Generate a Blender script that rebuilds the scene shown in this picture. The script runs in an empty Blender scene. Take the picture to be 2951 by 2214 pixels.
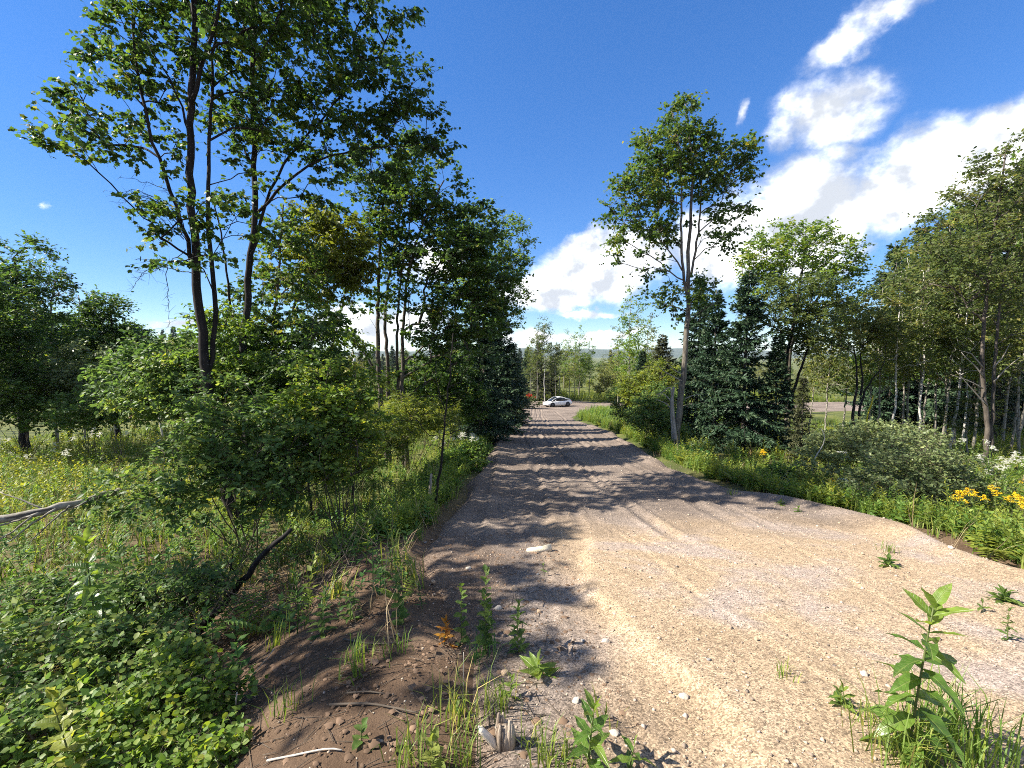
import bpy, math
import numpy as np
from mathutils import Matrix, Vector

R = math.radians
C = bpy.context.scene.collection
SC = bpy.context.scene

# ------------------------------------------------------------------ camera
PW, PH, F = 2951.0, 2214.0, 1238.0           # photograph size and focal length, in photograph pixels
PITCH = R(4.0)
EYE = Vector((0.0, 0.0, 1.75))
cam_d = bpy.data.cameras.new('camera')
cam_d.sensor_width = 36.0
cam_d.lens = 36.0 * F / PW
cam_d.clip_start = 0.05
cam_d.clip_end = 30000
cam = bpy.data.objects.new('camera', cam_d)
C.objects.link(cam)
cam.location = EYE
cam.rotation_euler = (math.pi / 2 - PITCH, 0, 0)
SC.camera = cam

# ------------------------------------------------------------------ sun and sky
SUN_AZ, SUN_EL = R(-95), R(40)               # azimuth from +Y (the view) towards +X
SUN_DIR = Vector((math.sin(SUN_AZ) * math.cos(SUN_EL), math.cos(SUN_AZ) * math.cos(SUN_EL), math.sin(SUN_EL)))
sun_d = bpy.data.lights.new('sun', 'SUN')
sun_d.energy = 4.1
sun_d.angle = R(0.53)
sun_d.color = (1.0, 0.93, 0.82)
sun = bpy.data.objects.new('sun', sun_d)
C.objects.link(sun)
sun.rotation_euler = SUN_DIR.to_track_quat('Z', 'Y').to_euler()
sun.location = (-30, 5, 40)

SC.view_settings.view_transform = 'Standard'
SC.view_settings.look = 'None'
SC.view_settings.exposure = 1.85
SC.view_settings.gamma = 1.0
SC.cycles.max_bounces = 8
SC.cycles.transmission_bounces = 6
SC.cycles.diffuse_bounces = 4
SC.cycles.glossy_bounces = 2
SC.cycles.transparent_max_bounces = 8
SC.cycles.volume_bounces = 0
SC.cycles.use_denoising = False
SC.cycles.denoiser = 'OPENIMAGEDENOISE'
SC.cycles.denoising_input_passes = 'RGB_ALBEDO_NORMAL'
SC.cycles.denoising_prefilter = 'ACCURATE'
SC.cycles.sample_clamp_indirect = 6.0
SC.cycles.filter_width = 1.0
SC.cycles.use_adaptive_sampling = True
SC.cycles.adaptive_threshold = 0.006


def ray(px, py):
    u, v = (px - PW / 2) / F, (PH / 2 - py) / F
    c, s = math.cos(PITCH), math.sin(PITCH)
    return Vector((u, c + v * s, -s + v * c))


def at(px, py, Y):
    """the point of the place seen at photograph pixel (px, py) when it stands Y metres ahead"""
    d = ray(px, py)
    return EYE + d * (Y / d.y)


def new_world():
    w = bpy.data.worlds.new('World')
    SC.world = w
    w.use_nodes = True
    nt = w.node_tree
    nt.nodes.clear()
    N, L = nt.nodes.new, nt.links.new
    out, bg = N('ShaderNodeOutputWorld'), N('ShaderNodeBackground')
    sky = N('ShaderNodeTexSky')
    sky.sky_type = 'NISHITA'
    sky.sun_disc = False
    sky.sun_elevation = SUN_EL
    sky.sun_rotation = SUN_AZ
    sky.altitude = 900
    sky.air_density = 0.8
    sky.dust_density = 0.0
    sky.ozone_density = 2.0
    hs = N('ShaderNodeHueSaturation')
    hs.inputs['Saturation'].default_value = 1.26
    hs.inputs['Value'].default_value = 1.0
    hs.inputs['Hue'].default_value = 0.506
    L(sky.outputs[0], hs.inputs['Color'])
    tc = N('ShaderNodeTexCoord')
    # break up the cloud edges
    n1 = N('ShaderNodeTexNoise'); n1.inputs['Scale'].default_value = 7; n1.inputs['Detail'].default_value = 9; n1.inputs['Roughness'].default_value = 0.62
    L(tc.outputs['Generated'], n1.inputs['Vector'])
    sub = N('ShaderNodeVectorMath'); sub.operation = 'SUBTRACT'; sub.inputs[1].default_value = (0.5, 0.5, 0.5)
    L(n1.outputs['Color'], sub.inputs[0])
    scl = N('ShaderNodeVectorMath'); scl.operation = 'SCALE'; scl.inputs['Scale'].default_value = 0.11
    L(sub.outputs[0], scl.inputs[0])
    add = N('ShaderNodeVectorMath'); add.operation = 'ADD'
    L(tc.outputs['Generated'], add.inputs[0]); L(scl.outputs[0], add.inputs[1])
    # px, py, half width, half height, tilt, strength : cumulus of the photograph, with unseen clouds added below for fill light
    blobs = [(2910, 410, 240, 110, 30, 1), (2610, 540, 270, 140, 26, 1), (2340, 630, 240, 150, 24, 1), (2110, 690, 200, 125, 15, 1),
             (2390, 325, 185, 100, 22, .58), (2270, 395, 80, 55, 60, .42), (2430, 135, 200, 52, 42, .52), (2560, 35, 190, 45, 30, .48),
             (1760, 770, 210, 90, 12, 1), (1690, 740, 80, 60, 0, 1), (1580, 845, 140, 48, 8, .9), (1690, 893, 120, 14, 0, .6),
             (1540, 978, 150, 26, 0, .75), (1760, 965, 130, 18, 0, .65), (1120, 930, 200, 50, 0, .7), (2800, 790, 160, 60, 15, .6), (2480, 735, 60, 20, 20, .45),
             (2135, 312, 22, 34, -20, .4), (130, 592, 18, 12, 0, .35), (520, 925, 90, 14, 0, .45), (1250, 760, 90, 60, 0, .6)]
    specs = []
    for px, py, rx, ry, tilt, s in blobs:
        c = ray(px, py).normalized()
        ct, st = math.cos(R(tilt)), math.sin(R(tilt))
        e1 = ray(px + rx * ct, py - rx * st).normalized() - c
        e2 = ray(px - ry * st, py - ry * ct).normalized() - c
        specs.append((c, e1, e2, s))
    import random
    rr = random.Random(5)
    for k in range(46):                                   # unseen clouds out of frame, added thickly to raise the ambient light
        az = R(62 + k * 5.2 + rr.uniform(-5, 5)); el = R(rr.uniform(6, 70))
        if SUN_AZ % (2 * math.pi) - R(30) < az < SUN_AZ % (2 * math.pi) + R(30):
            continue
        c = Vector((math.sin(az) * math.cos(el), math.cos(az) * math.cos(el), math.sin(el)))
        h = Vector((math.cos(az), -math.sin(az), 0))
        specs.append((c, h * rr.uniform(.12, .24), c.cross(h) * -rr.uniform(.05, .1), .9))
    mx = None
    for c, e1, e2, s in specs:
        a1 = e1.normalized()
        a2 = (e2 - a1 * e2.dot(a1)).normalized()
        a3 = a1.cross(a2)
        m = Matrix((a1, a2, a3)).transposed()
        mp = N('ShaderNodeMapping'); mp.vector_type = 'TEXTURE'
        mp.inputs['Location'].default_value = c
        mp.inputs['Rotation'].default_value = m.to_euler()
        mp.inputs['Scale'].default_value = (e1.length * 1.45, e2.length * 1.45, 0.6)
        L(add.outputs[0], mp.inputs['Vector'])
        g = N('ShaderNodeTexGradient'); g.gradient_type = 'SPHERICAL'
        L(mp.outputs[0], g.inputs[0])
        mu = N('ShaderNodeMath'); mu.operation = 'MULTIPLY'; mu.inputs[1].default_value = s
        L(g.outputs['Fac'], mu.inputs[0])
        if mx is None:
            mx = mu
        else:
            mm = N('ShaderNodeMath'); mm.operation = 'SMOOTH_MAX'; mm.inputs[2].default_value = 0.04
            L(mx.outputs[0], mm.inputs[0]); L(mu.outputs[0], mm.inputs[1])
            mx = mm
    n2 = N('ShaderNodeTexNoise'); n2.inputs['Scale'].default_value = 9; n2.inputs['Detail'].default_value = 12; n2.inputs['Roughness'].default_value = 0.62
    mp2 = N('ShaderNodeMapping'); mp2.inputs['Rotation'].default_value = (0, R(32), 0); mp2.inputs['Scale'].default_value = (.62, 1, 1.25)
    L(tc.outputs['Generated'], mp2.inputs['Vector']); L(mp2.outputs[0], n2.inputs['Vector'])
    ma = N('ShaderNodeMath'); ma.operation = 'MULTIPLY_ADD'; ma.inputs[1].default_value = 0.95
    L(n2.outputs['Fac'], ma.inputs[0])
    sb = N('ShaderNodeMath'); sb.operation = 'SUBTRACT'; sb.inputs[1].default_value = 0.46
    L(mx.outputs[0], sb.inputs[0]); L(sb.outputs[0], ma.inputs[2])
    dens = N('ShaderNodeMapRange'); dens.interpolation_type = 'SMOOTHSTEP'
    dens.inputs['From Min'].default_value = 0.03; dens.inputs['From Max'].default_value = 0.54
    L(ma.outputs[0], dens.inputs['Value'])
    gate = N('ShaderNodeMath'); gate.operation = 'MULTIPLY'
    gr = N('ShaderNodeMapRange'); gr.inputs['From Min'].default_value = 0.03; gr.inputs['From Max'].default_value = 0.2
    L(mx.outputs[0], gr.inputs['Value'])
    L(dens.outputs[0], gate.inputs[0]); L(gr.outputs[0], gate.inputs[1])
    # shading inside the clouds : soft grey undersides
    n3 = N('ShaderNodeTexNoise'); n3.inputs['Scale'].default_value = 9; n3.inputs['Detail'].default_value = 8; n3.inputs['Roughness'].default_value = 0.55; n3.inputs['Distortion'].default_value = 0.4
    mp3 = N('ShaderNodeMapping'); mp3.inputs['Scale'].default_value = (1, 1, 1.9); mp3.inputs['Rotation'].default_value = (0, R(-25), 0)
    L(tc.outputs['Generated'], mp3.inputs['Vector']); L(mp3.outputs[0], n3.inputs['Vector'])
    cr = N('ShaderNodeValToRGB')
    e = cr.color_ramp.elements
    cr.color_ramp.interpolation = 'EASE'
    e[0].position, e[0].color = 0.22, (0.21, 0.225, 0.25, 1)
    e[1].position, e[1].color = 0.86, (0.62, 0.62, 0.62, 1)
    off = N('ShaderNodeVectorMath'); off.operation = 'ADD'; off.inputs[1].default_value = tuple(SUN_DIR * 0.035)
    L(tc.outputs['Generated'], off.inputs[0])
    n4 = N('ShaderNodeTexNoise'); n4.inputs['Scale'].default_value = 9; n4.inputs['Detail'].default_value = 5; n4.inputs['Roughness'].default_value = 0.55
    n5 = N('ShaderNodeTexNoise'); n5.inputs['Scale'].default_value = 9; n5.inputs['Detail'].default_value = 5; n5.inputs['Roughness'].default_value = 0.55
    L(tc.outputs['Generated'], n4.inputs['Vector']); L(off.outputs[0], n5.inputs['Vector'])
    rel = N('ShaderNodeMath'); rel.operation = 'SUBTRACT'; L(n4.outputs['Fac'], rel.inputs[0]); L(n5.outputs['Fac'], rel.inputs[1])
    re2 = N('ShaderNodeMath'); re2.operation = 'MULTIPLY_ADD'; re2.inputs[1].default_value = 2.2
    L(rel.outputs[0], re2.inputs[0]); L(n3.outputs['Fac'], re2.inputs[2])
    L(re2.outputs[0], cr.inputs[0])
    mix = N('ShaderNodeMix'); mix.data_type = 'RGBA'
    pw = N('ShaderNodeMath'); pw.operation = 'POWER'; pw.inputs[1].default_value = 1.5
    L(gate.outputs[0], pw.inputs[0])
    L(pw.outputs[0], mix.inputs['Factor'])
    sc = N('ShaderNodeVectorMath'); sc.operation = 'SCALE'; sc.inputs['Scale'].default_value = SKY_STRENGTH
    L(hs.outputs[0], sc.inputs[0])
    sh = N('ShaderNodeSeparateColor'); sh.mode = 'HSV'; L(sc.outputs[0], sh.inputs[0])       # a soft shoulder, as the phone's picture has
    up = N('ShaderNodeMath'); up.operation = 'MULTIPLY'; up.inputs[1].default_value = 1.93; L(sh.outputs[2], up.inputs[0])
    dn = N('ShaderNodeMath'); dn.operation = 'MULTIPLY_ADD'; dn.inputs[1].default_value = 3.3; dn.inputs[2].default_value = 1.0; L(sh.outputs[2], dn.inputs[0])
    dv = N('ShaderNodeMath'); dv.operation = 'DIVIDE'; L(up.outputs[0], dv.inputs[0]); L(dn.outputs[0], dv.inputs[1])
    s2 = N('ShaderNodeCombineColor'); s2.mode = 'HSV'; L(sh.outputs[0], s2.inputs[0]); L(sh.outputs[1], s2.inputs[1]); L(dv.outputs[0], s2.inputs[2])
    L(s2.outputs[0], mix.inputs[6]); L(cr.outputs[0], mix.inputs[7])
    L(mix.outputs[2], bg.inputs['Color'])
    bg.inputs['Strength'].default_value = 1.0
    L(bg.outputs[0], out.inputs[0])
    w.cycles.sampling_method = 'MANUAL'
    w.cycles.sample_map_resolution = 512


SKY_STRENGTH = 0.062
new_world()

# ------------------------------------------------------------------ helpers
def rng_(seed):
    return np.random.default_rng(seed)


def unit(a):
    return a / np.maximum(np.linalg.norm(a, axis=-1, keepdims=True), 1e-9)


def tag(o, label=None, cat=None, group=None, kind=None):
    if label: o['label'] = label
    if cat: o['category'] = cat
    if group: o['group'] = group
    if kind: o['kind'] = kind
    return o


def thing(name, loc, label, cat, group=None):
    o = bpy.data.objects.new(name, None)
    C.objects.link(o)
    o.location = loc
    o.empty_display_size = 0.2
    return tag(o, label, cat, group)


class MB:
    """collects triangles (with a tint for every triangle) for one mesh"""
    def __init__(self):
        self.v, self.f, self.t, self.n = [], [], [], 0

    def add(self, v, f, t=0.5):
        v = np.asarray(v, dtype=np.float64).reshape(-1, 3)
        f = np.asarray(f, dtype=np.int64).reshape(-1, 3)
        if not len(f):
            return self
        self.v.append(v); self.f.append(f + self.n)
        t = np.asarray(t, dtype=np.float64)
        self.t.append(np.full(len(f), float(t)) if t.ndim == 0 else t)
        self.n += len(v)
        return self

    def arrays(self):
        return np.concatenate(self.v), np.concatenate(self.f), np.concatenate(self.t)

    def mesh(self, name, mat, origin=None, smooth=False):
        v, f, t = self.arrays()
        return mesh_of(name, v, f, t, mat, origin, smooth)

    def build(self, name, mat, parent=None, origin=None, smooth=False):
        return obj(name, self.mesh(name, mat, origin, smooth), parent)


def mesh_of(name, v, f, t, mat, origin=None, smooth=False):
    if origin is not None:
        v = v - np.asarray(origin)
    me = bpy.data.meshes.new(name)
    me.vertices.add(len(v)); me.loops.add(len(f) * 3); me.polygons.add(len(f))
    me.vertices.foreach_set('co', v.astype(np.float32).ravel())
    me.loops.foreach_set('vertex_index', f.astype(np.int32).ravel())
    me.polygons.foreach_set('loop_start', np.arange(0, len(f) * 3, 3, dtype=np.int32))
    me.polygons.foreach_set('loop_total', np.full(len(f), 3, dtype=np.int32))
    if smooth:
        me.polygons.foreach_set('use_smooth', np.ones(len(f), dtype=bool))
    if t is not None:
        a = me.attributes.new('tint', 'FLOAT', 'FACE')
        a.data.foreach_set('value', t.astype(np.float32))
    me.update(calc_edges=True)
    if mat is not None:
        me.materials.append(mat)
    return me


def obj(name, me, parent=None):
    o = bpy.data.objects.new(name, me)
    C.objects.link(o)
    if parent is not None:
        o.parent = parent
    return o


def copy_tree(o, parent=None):
    c = o.copy()
    C.objects.link(c)
    c.parent = parent
    for ch in list(o.children):
        copy_tree(ch, c)
    return c


def tube(pts, rad, sides=6, cap=True, squash=None):
    """a tapering tube along pts; returns verts, tris"""
    p = np.asarray(pts, float)
    r = np.asarray(rad, float)
    n = len(p)
    tan = np.gradient(p, axis=0)
    tan = unit(tan)
    ref = np.array([0.0, 0.0, 1.0]) if abs(tan[:, 2]).mean() < 0.8 else np.array([1.0, 0.0, 0.0])
    a = unit(np.cross(tan, ref)); b = np.cross(tan, a)
    ang = np.linspace(0, 2 * np.pi, sides, endpoint=False)
    ring = np.cos(ang)[None, :, None] * a[:, None] + np.sin(ang)[None, :, None] * b[:, None]
    v = (p[:, None] + ring * r[:, None, None]).reshape(-1, 3)
    i = np.arange(n - 1)[:, None] * sides
    j = np.arange(sides)[None]
    k = (j + 1) % sides
    q0, q1, q2, q3 = i + j, i + k, i + sides + k, i + sides + j
    f = np.concatenate([np.stack([q0, q2, q1], -1).reshape(-1, 3), np.stack([q0, q3, q2], -1).reshape(-1, 3)])
    if cap:
        v = np.concatenate([v, p[:1], p[-1:]])
        c0, c1 = len(v) - 2, len(v) - 1
        jj = np.arange(sides); kk = (jj + 1) % sides
        f = np.concatenate([f, np.stack([np.full(sides, c0), jj, kk], -1),
                            np.stack([np.full(sides, c1), kk + (n - 1) * sides, jj + (n - 1) * sides], -1)])
    return v, f


def sticks(P0, P1, r0, r1):
    """many straight three-sided twigs at once"""
    P0, P1 = np.asarray(P0, float), np.asarray(P1, float)
    n = len(P0)
    t = unit(P1 - P0)
    ref = np.where(np.abs(t[:, 2:3]) < 0.8, np.array([[0, 0, 1.0]]), np.array([[1.0, 0, 0]]))
    a = unit(np.cross(t, ref)); b = np.cross(t, a)
    ang = np.array([0, 2.094, 4.189])
    ring = np.cos(ang)[None, :, None] * a[:, None] + np.sin(ang)[None, :, None] * b[:, None]
    r0 = np.broadcast_to(np.asarray(r0, float), (n,))[:, None, None]
    r1 = np.broadcast_to(np.asarray(r1, float), (n,))[:, None, None]
    v = np.concatenate([P0[:, None] + ring * r0, P1[:, None] + ring * r1], 1).reshape(-1, 3)
    base = np.array([[0, 4, 1], [0, 3, 4], [1, 5, 2], [1, 4, 5], [2, 3, 0], [2, 5, 3]])
    f = (np.arange(n)[:, None, None] * 6 + base[None]).reshape(-1, 3)
    return v, f


LEAF = {
    'diamond': (np.array([[0, 0, 0], [.42, .30, .07], [1, 0, -.06], [.42, -.30, .07]]), np.array([[0, 2, 1], [0, 3, 2]])),
    'narrow': (np.array([[0, 0, 0], [.4, .13, .03], [1, 0, -.12], [.4, -.13, .03]]), np.array([[0, 2, 1], [0, 3, 2]])),
    'needle': (np.array([[0, 0, 0], [.45, .17, .0], [1, 0, -.1], [.45, -.17, .0]]), np.array([[0, 2, 1], [0, 3, 2]])),
    'oval': (np.array([[0, 0, 0], [.3, .25, .05], [.68, .23, .03], [1, 0, -.10], [.68, -.23, .03], [.3, -.25, .05], [.5, 0, 0]]),
             np.array([[0, 6, 1], [1, 6, 2], [2, 6, 3], [3, 6, 4], [4, 6, 5], [5, 6, 0]])),
    'round': (np.array([[0, 0, 0], [.22, .36, .05], [.62, .38, .03], [1, 0, -.05], [.62, -.38, .03], [.22, -.36, .05], [.45, 0, -.02]]),
              np.array([[0, 6, 1], [1, 6, 2], [2, 6, 3], [3, 6, 4], [4, 6, 5], [5, 6, 0]])),
    'maple': (np.array([[.35, 0, .04], [0, 0, 0], [.08, .37, -.02], [.34, .31, .02], [.58, .47, -.06], [.66, .23, 0], [1, 0, -.1],
                        [.66, -.23, 0], [.58, -.47, -.06], [.34, -.31, .02], [.08, -.37, -.02]]),
              np.array([[0, i, i + 1 if i < 10 else 1] for i in range(1, 11)])[:, [0, 2, 1]]),
    'blade': (np.array([[0, -.03, 0], [0, .03, 0], [.5, .022, .0], [.5, -.022, 0], [1, 0, -.15]]), np.array([[0, 2, 1], [0, 3, 2], [3, 4, 2]])),
}


def leaves(P, A, Nn, S, kind):
    """many leaves: P base points, A axis directions, Nn rough normals, S lengths"""
    T, Fc = LEAF[kind]
    A = unit(A)
    B = unit(np.cross(Nn, A))
    Z = np.cross(A, B)
    S = np.broadcast_to(np.asarray(S, float), (len(P),))
    v = P[:, None] + S[:, None, None] * (T[None, :, 0:1] * A[:, None] + T[None, :, 1:2] * B[:, None] + T[None, :, 2:3] * Z[:, None])
    f = (np.arange(len(P))[:, None, None] * len(T) + Fc[None]).reshape(-1, 3)
    return v.reshape(-1, 3), f, len(Fc)


# ------------------------------------------------------------------ materials
def nodes(name):
    m = bpy.data.materials.new(name)
    m.use_nodes = True
    nt = m.node_tree
    nt.nodes.clear()
    out = nt.nodes.new('ShaderNodeOutputMaterial')
    return m, nt, nt.nodes.new, nt.links.new, out


def ramp(N, stops):
    r = N('ShaderNodeValToRGB')
    e = r.color_ramp.elements
    while len(e) < len(stops):
        e.new(0.5)
    for k, (p, c) in enumerate(stops):
        e[k].position = p
        e[k].color = (*c, 1)
    return r


def leaf_mat(name, stops, trans=0.42, rough=0.5, tv=1.7, spec=0.25, veins=False):
    m, nt, N, L, out = nodes(name)
    at_ = N('ShaderNodeAttribute'); at_.attribute_name = 'tint'
    oi = N('ShaderNodeObjectInfo')
    mr = N('ShaderNodeMapRange'); mr.inputs['To Min'].default_value = -0.10; mr.inputs['To Max'].default_value = 0.10
    L(oi.outputs['Random'], mr.inputs['Value'])
    ad = N('ShaderNodeMath'); ad.operation = 'ADD'; ad.use_clamp = True
    L(at_.outputs['Fac'], ad.inputs[0]); L(mr.outputs[0], ad.inputs[1])
    cr = ramp(N, stops)
    L(ad.outputs[0], cr.inputs[0])
    hgt = None
    if veins:                                   # midrib and side veins, blotches and small brown spots on every single leaf
        tc = N('ShaderNodeTexCoord'); sx = N('ShaderNodeSeparateXYZ'); L(tc.outputs['Object'], sx.inputs[0])
        ab = N('ShaderNodeMath'); ab.operation = 'ABSOLUTE'; L(sx.outputs['Y'], ab.inputs[0])
        sl = N('ShaderNodeMath'); sl.operation = 'MULTIPLY_ADD'; sl.inputs[1].default_value = -.8; L(ab.outputs[0], sl.inputs[0]); L(sx.outputs['X'], sl.inputs[2])
        sn = N('ShaderNodeMath'); sn.operation = 'MULTIPLY'; sn.inputs[1].default_value = 62; L(sl.outputs[0], sn.inputs[0])
        si = N('ShaderNodeMath'); si.operation = 'SINE'; L(sn.outputs[0], si.inputs[0])
        r1 = N('ShaderNodeMapRange'); r1.inputs['From Min'].default_value = .72; r1.inputs['From Max'].default_value = 1; r1.inputs['To Max'].default_value = .55; L(si.outputs[0], r1.inputs['Value'])
        r2 = N('ShaderNodeMapRange'); r2.inputs['From Min'].default_value = .02; r2.inputs['From Max'].default_value = .006; L(ab.outputs[0], r2.inputs['Value'])
        vm = N('ShaderNodeMath'); vm.operation = 'MAXIMUM'; L(r1.outputs[0], vm.inputs[0]); L(r2.outputs[0], vm.inputs[1])
        lt = N('ShaderNodeMix'); lt.data_type = 'RGBA'; lt.inputs[7].default_value = (.22, .26, .09, 1)
        vf = N('ShaderNodeMath'); vf.operation = 'MULTIPLY'; vf.inputs[1].default_value = .5; L(vm.outputs[0], vf.inputs[0])
        L(vf.outputs[0], lt.inputs['Factor']); L(cr.outputs[0], lt.inputs[6])
        nz = N('ShaderNodeTexNoise'); nz.inputs['Scale'].default_value = 7; nz.inputs['Detail'].default_value = 6; nz.noise_dimensions = '4D'
        L(tc.outputs['Object'], nz.inputs['Vector']); L(oi.outputs['Random'], nz.inputs['W'])
        br = ramp(N, [(.66, (0, 0, 0)), (.74, (1, 1, 1))]); L(nz.outputs['Fac'], br.inputs[0])
        sp_ = N('ShaderNodeMix'); sp_.data_type = 'RGBA'; sp_.inputs[7].default_value = (.13, .075, .03, 1)
        L(br.outputs[0], sp_.inputs['Factor']); L(lt.outputs[2], sp_.inputs[6])
        vr = N('ShaderNodeMapRange'); vr.inputs['From Min'].default_value = .3; vr.inputs['From Max'].default_value = .7; vr.inputs['To Min'].default_value = .75; vr.inputs['To Max'].default_value = 1.2; L(nz.outputs['Fac'], vr.inputs['Value'])
        cs = N('ShaderNodeVectorMath'); cs.operation = 'SCALE'; L(sp_.outputs[2], cs.inputs[0]); L(vr.outputs[0], cs.inputs['Scale'])
        cr, hgt = cs, vm
    pb = N('ShaderNodeBsdfPrincipled')
    pb.inputs['Roughness'].default_value = rough
    pb.inputs['Specular IOR Level'].default_value = spec
    if hgt is not None:
        bp = N('ShaderNodeBump'); bp.inputs['Strength'].default_value = .5; bp.inputs['Distance'].default_value = .004; bp.invert = True
        L(hgt.outputs[0], bp.inputs['Height']); L(bp.outputs[0], pb.inputs['Normal'])
    L(cr.outputs[0], pb.inputs['Base Color'])
    hs = N('ShaderNodeHueSaturation'); hs.inputs['Hue'].default_value = 0.485; hs.inputs['Saturation'].default_value = 1.12; hs.inputs['Value'].default_value = tv * 1.12
    L(cr.outputs[0], hs.inputs['Color'])
    tr = N('ShaderNodeBsdfTranslucent')
    L(hs.outputs[0], tr.inputs['Color'])
    mx = N('ShaderNodeMixShader'); mx.inputs[0].default_value = trans
    L(pb.outputs[0], mx.inputs[1]); L(tr.outputs[0], mx.inputs[2])
    L(mx.outputs[0], out.inputs[0])
    return m


def bark_mat(name, c0, c1, scale=9, bump=0.5, stretch=0.25, bands=None):
    m, nt, N, L, out = nodes(name)
    tc = N('ShaderNodeTexCoord')
    mp = N('ShaderNodeMapping'); mp.inputs['Scale'].default_value = (1, 1, stretch)
    L(tc.outputs['Object'], mp.inputs['Vector'])
    n = N('ShaderNodeTexNoise'); n.inputs['Scale'].default_value = scale; n.inputs['Detail'].default_value = 6; n.inputs['Roughness'].default_value = 0.7
    L(mp.outputs[0], n.inputs['Vector'])
    cr = ramp(N, [(0.35, c0), (0.65, c1)])
    L(n.outputs['Fac'], cr.inputs[0])
    col = cr.outputs[0]
    if bands:
        mp2 = N('ShaderNodeMapping'); mp2.inputs['Scale'].default_value = (1.5, 1.5, 9)
        L(tc.outputs['Object'], mp2.inputs['Vector'])
        n2 = N('ShaderNodeTexNoise'); n2.inputs['Scale'].default_value = 2.2; n2.inputs['Detail'].default_value = 3
        L(mp2.outputs[0], n2.inputs['Vector'])
        r2 = ramp(N, [(0.56, (0, 0, 0)), (0.63, (1, 1, 1))])
        L(n2.outputs['Fac'], r2.inputs[0])
        mx = N('ShaderNodeMix'); mx.data_type = 'RGBA'
        L(r2.outputs[0], mx.inputs['Factor']); L(col, mx.inputs[6]); mx.inputs[7].default_value = (*bands, 1)
        col = mx.outputs[2]
    pb = N('ShaderNodeBsdfPrincipled'); pb.inputs['Roughness'].default_value = 0.9; pb.inputs['Specular IOR Level'].default_value = 0.2
    L(col, pb.inputs['Base Color'])
    bp = N('ShaderNodeBump'); bp.inputs['Strength'].default_value = bump; bp.inputs['Distance'].default_value = 0.02
    L(n.outputs['Fac'], bp.inputs['Height']); L(bp.outputs[0], pb.inputs['Normal'])
    L(pb.outputs[0], out.inputs[0])
    return m


def plain(name, col, rough=0.6, spec=0.3, metal=0.0, coat=0.0, noise=0.0, scale=30, trans=0.0):
    m, nt, N, L, out = nodes(name)
    pb = N('ShaderNodeBsdfPrincipled')
    pb.inputs['Roughness'].default_value = rough
    pb.inputs['Specular IOR Level'].default_value = spec
    pb.inputs['Metallic'].default_value = metal
    pb.inputs['Coat Weight'].default_value = coat
    pb.inputs['Transmission Weight'].default_value = trans
    if noise:
        tc = N('ShaderNodeTexCoord')
        n = N('ShaderNodeTexNoise'); n.inputs['Scale'].default_value = scale; n.inputs['Detail'].default_value = 5
        L(tc.outputs['Object'], n.inputs['Vector'])
        cr = ramp(N, [(0.3, tuple(c * (1 - noise) for c in col)), (0.7, tuple(min(1, c * (1 + noise)) for c in col))])
        L(n.outputs['Fac'], cr.inputs[0]); L(cr.outputs[0], pb.inputs['Base Color'])
        bp = N('ShaderNodeBump'); bp.inputs['Strength'].default_value = 0.3; bp.inputs['Distance'].default_value = 0.01
        L(n.outputs['Fac'], bp.inputs['Height']); L(bp.outputs[0], pb.inputs['Normal'])
    else:
        pb.inputs['Base Color'].default_value = (*col, 1)
    L(pb.outputs[0], out.inputs[0])
    return m


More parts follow.
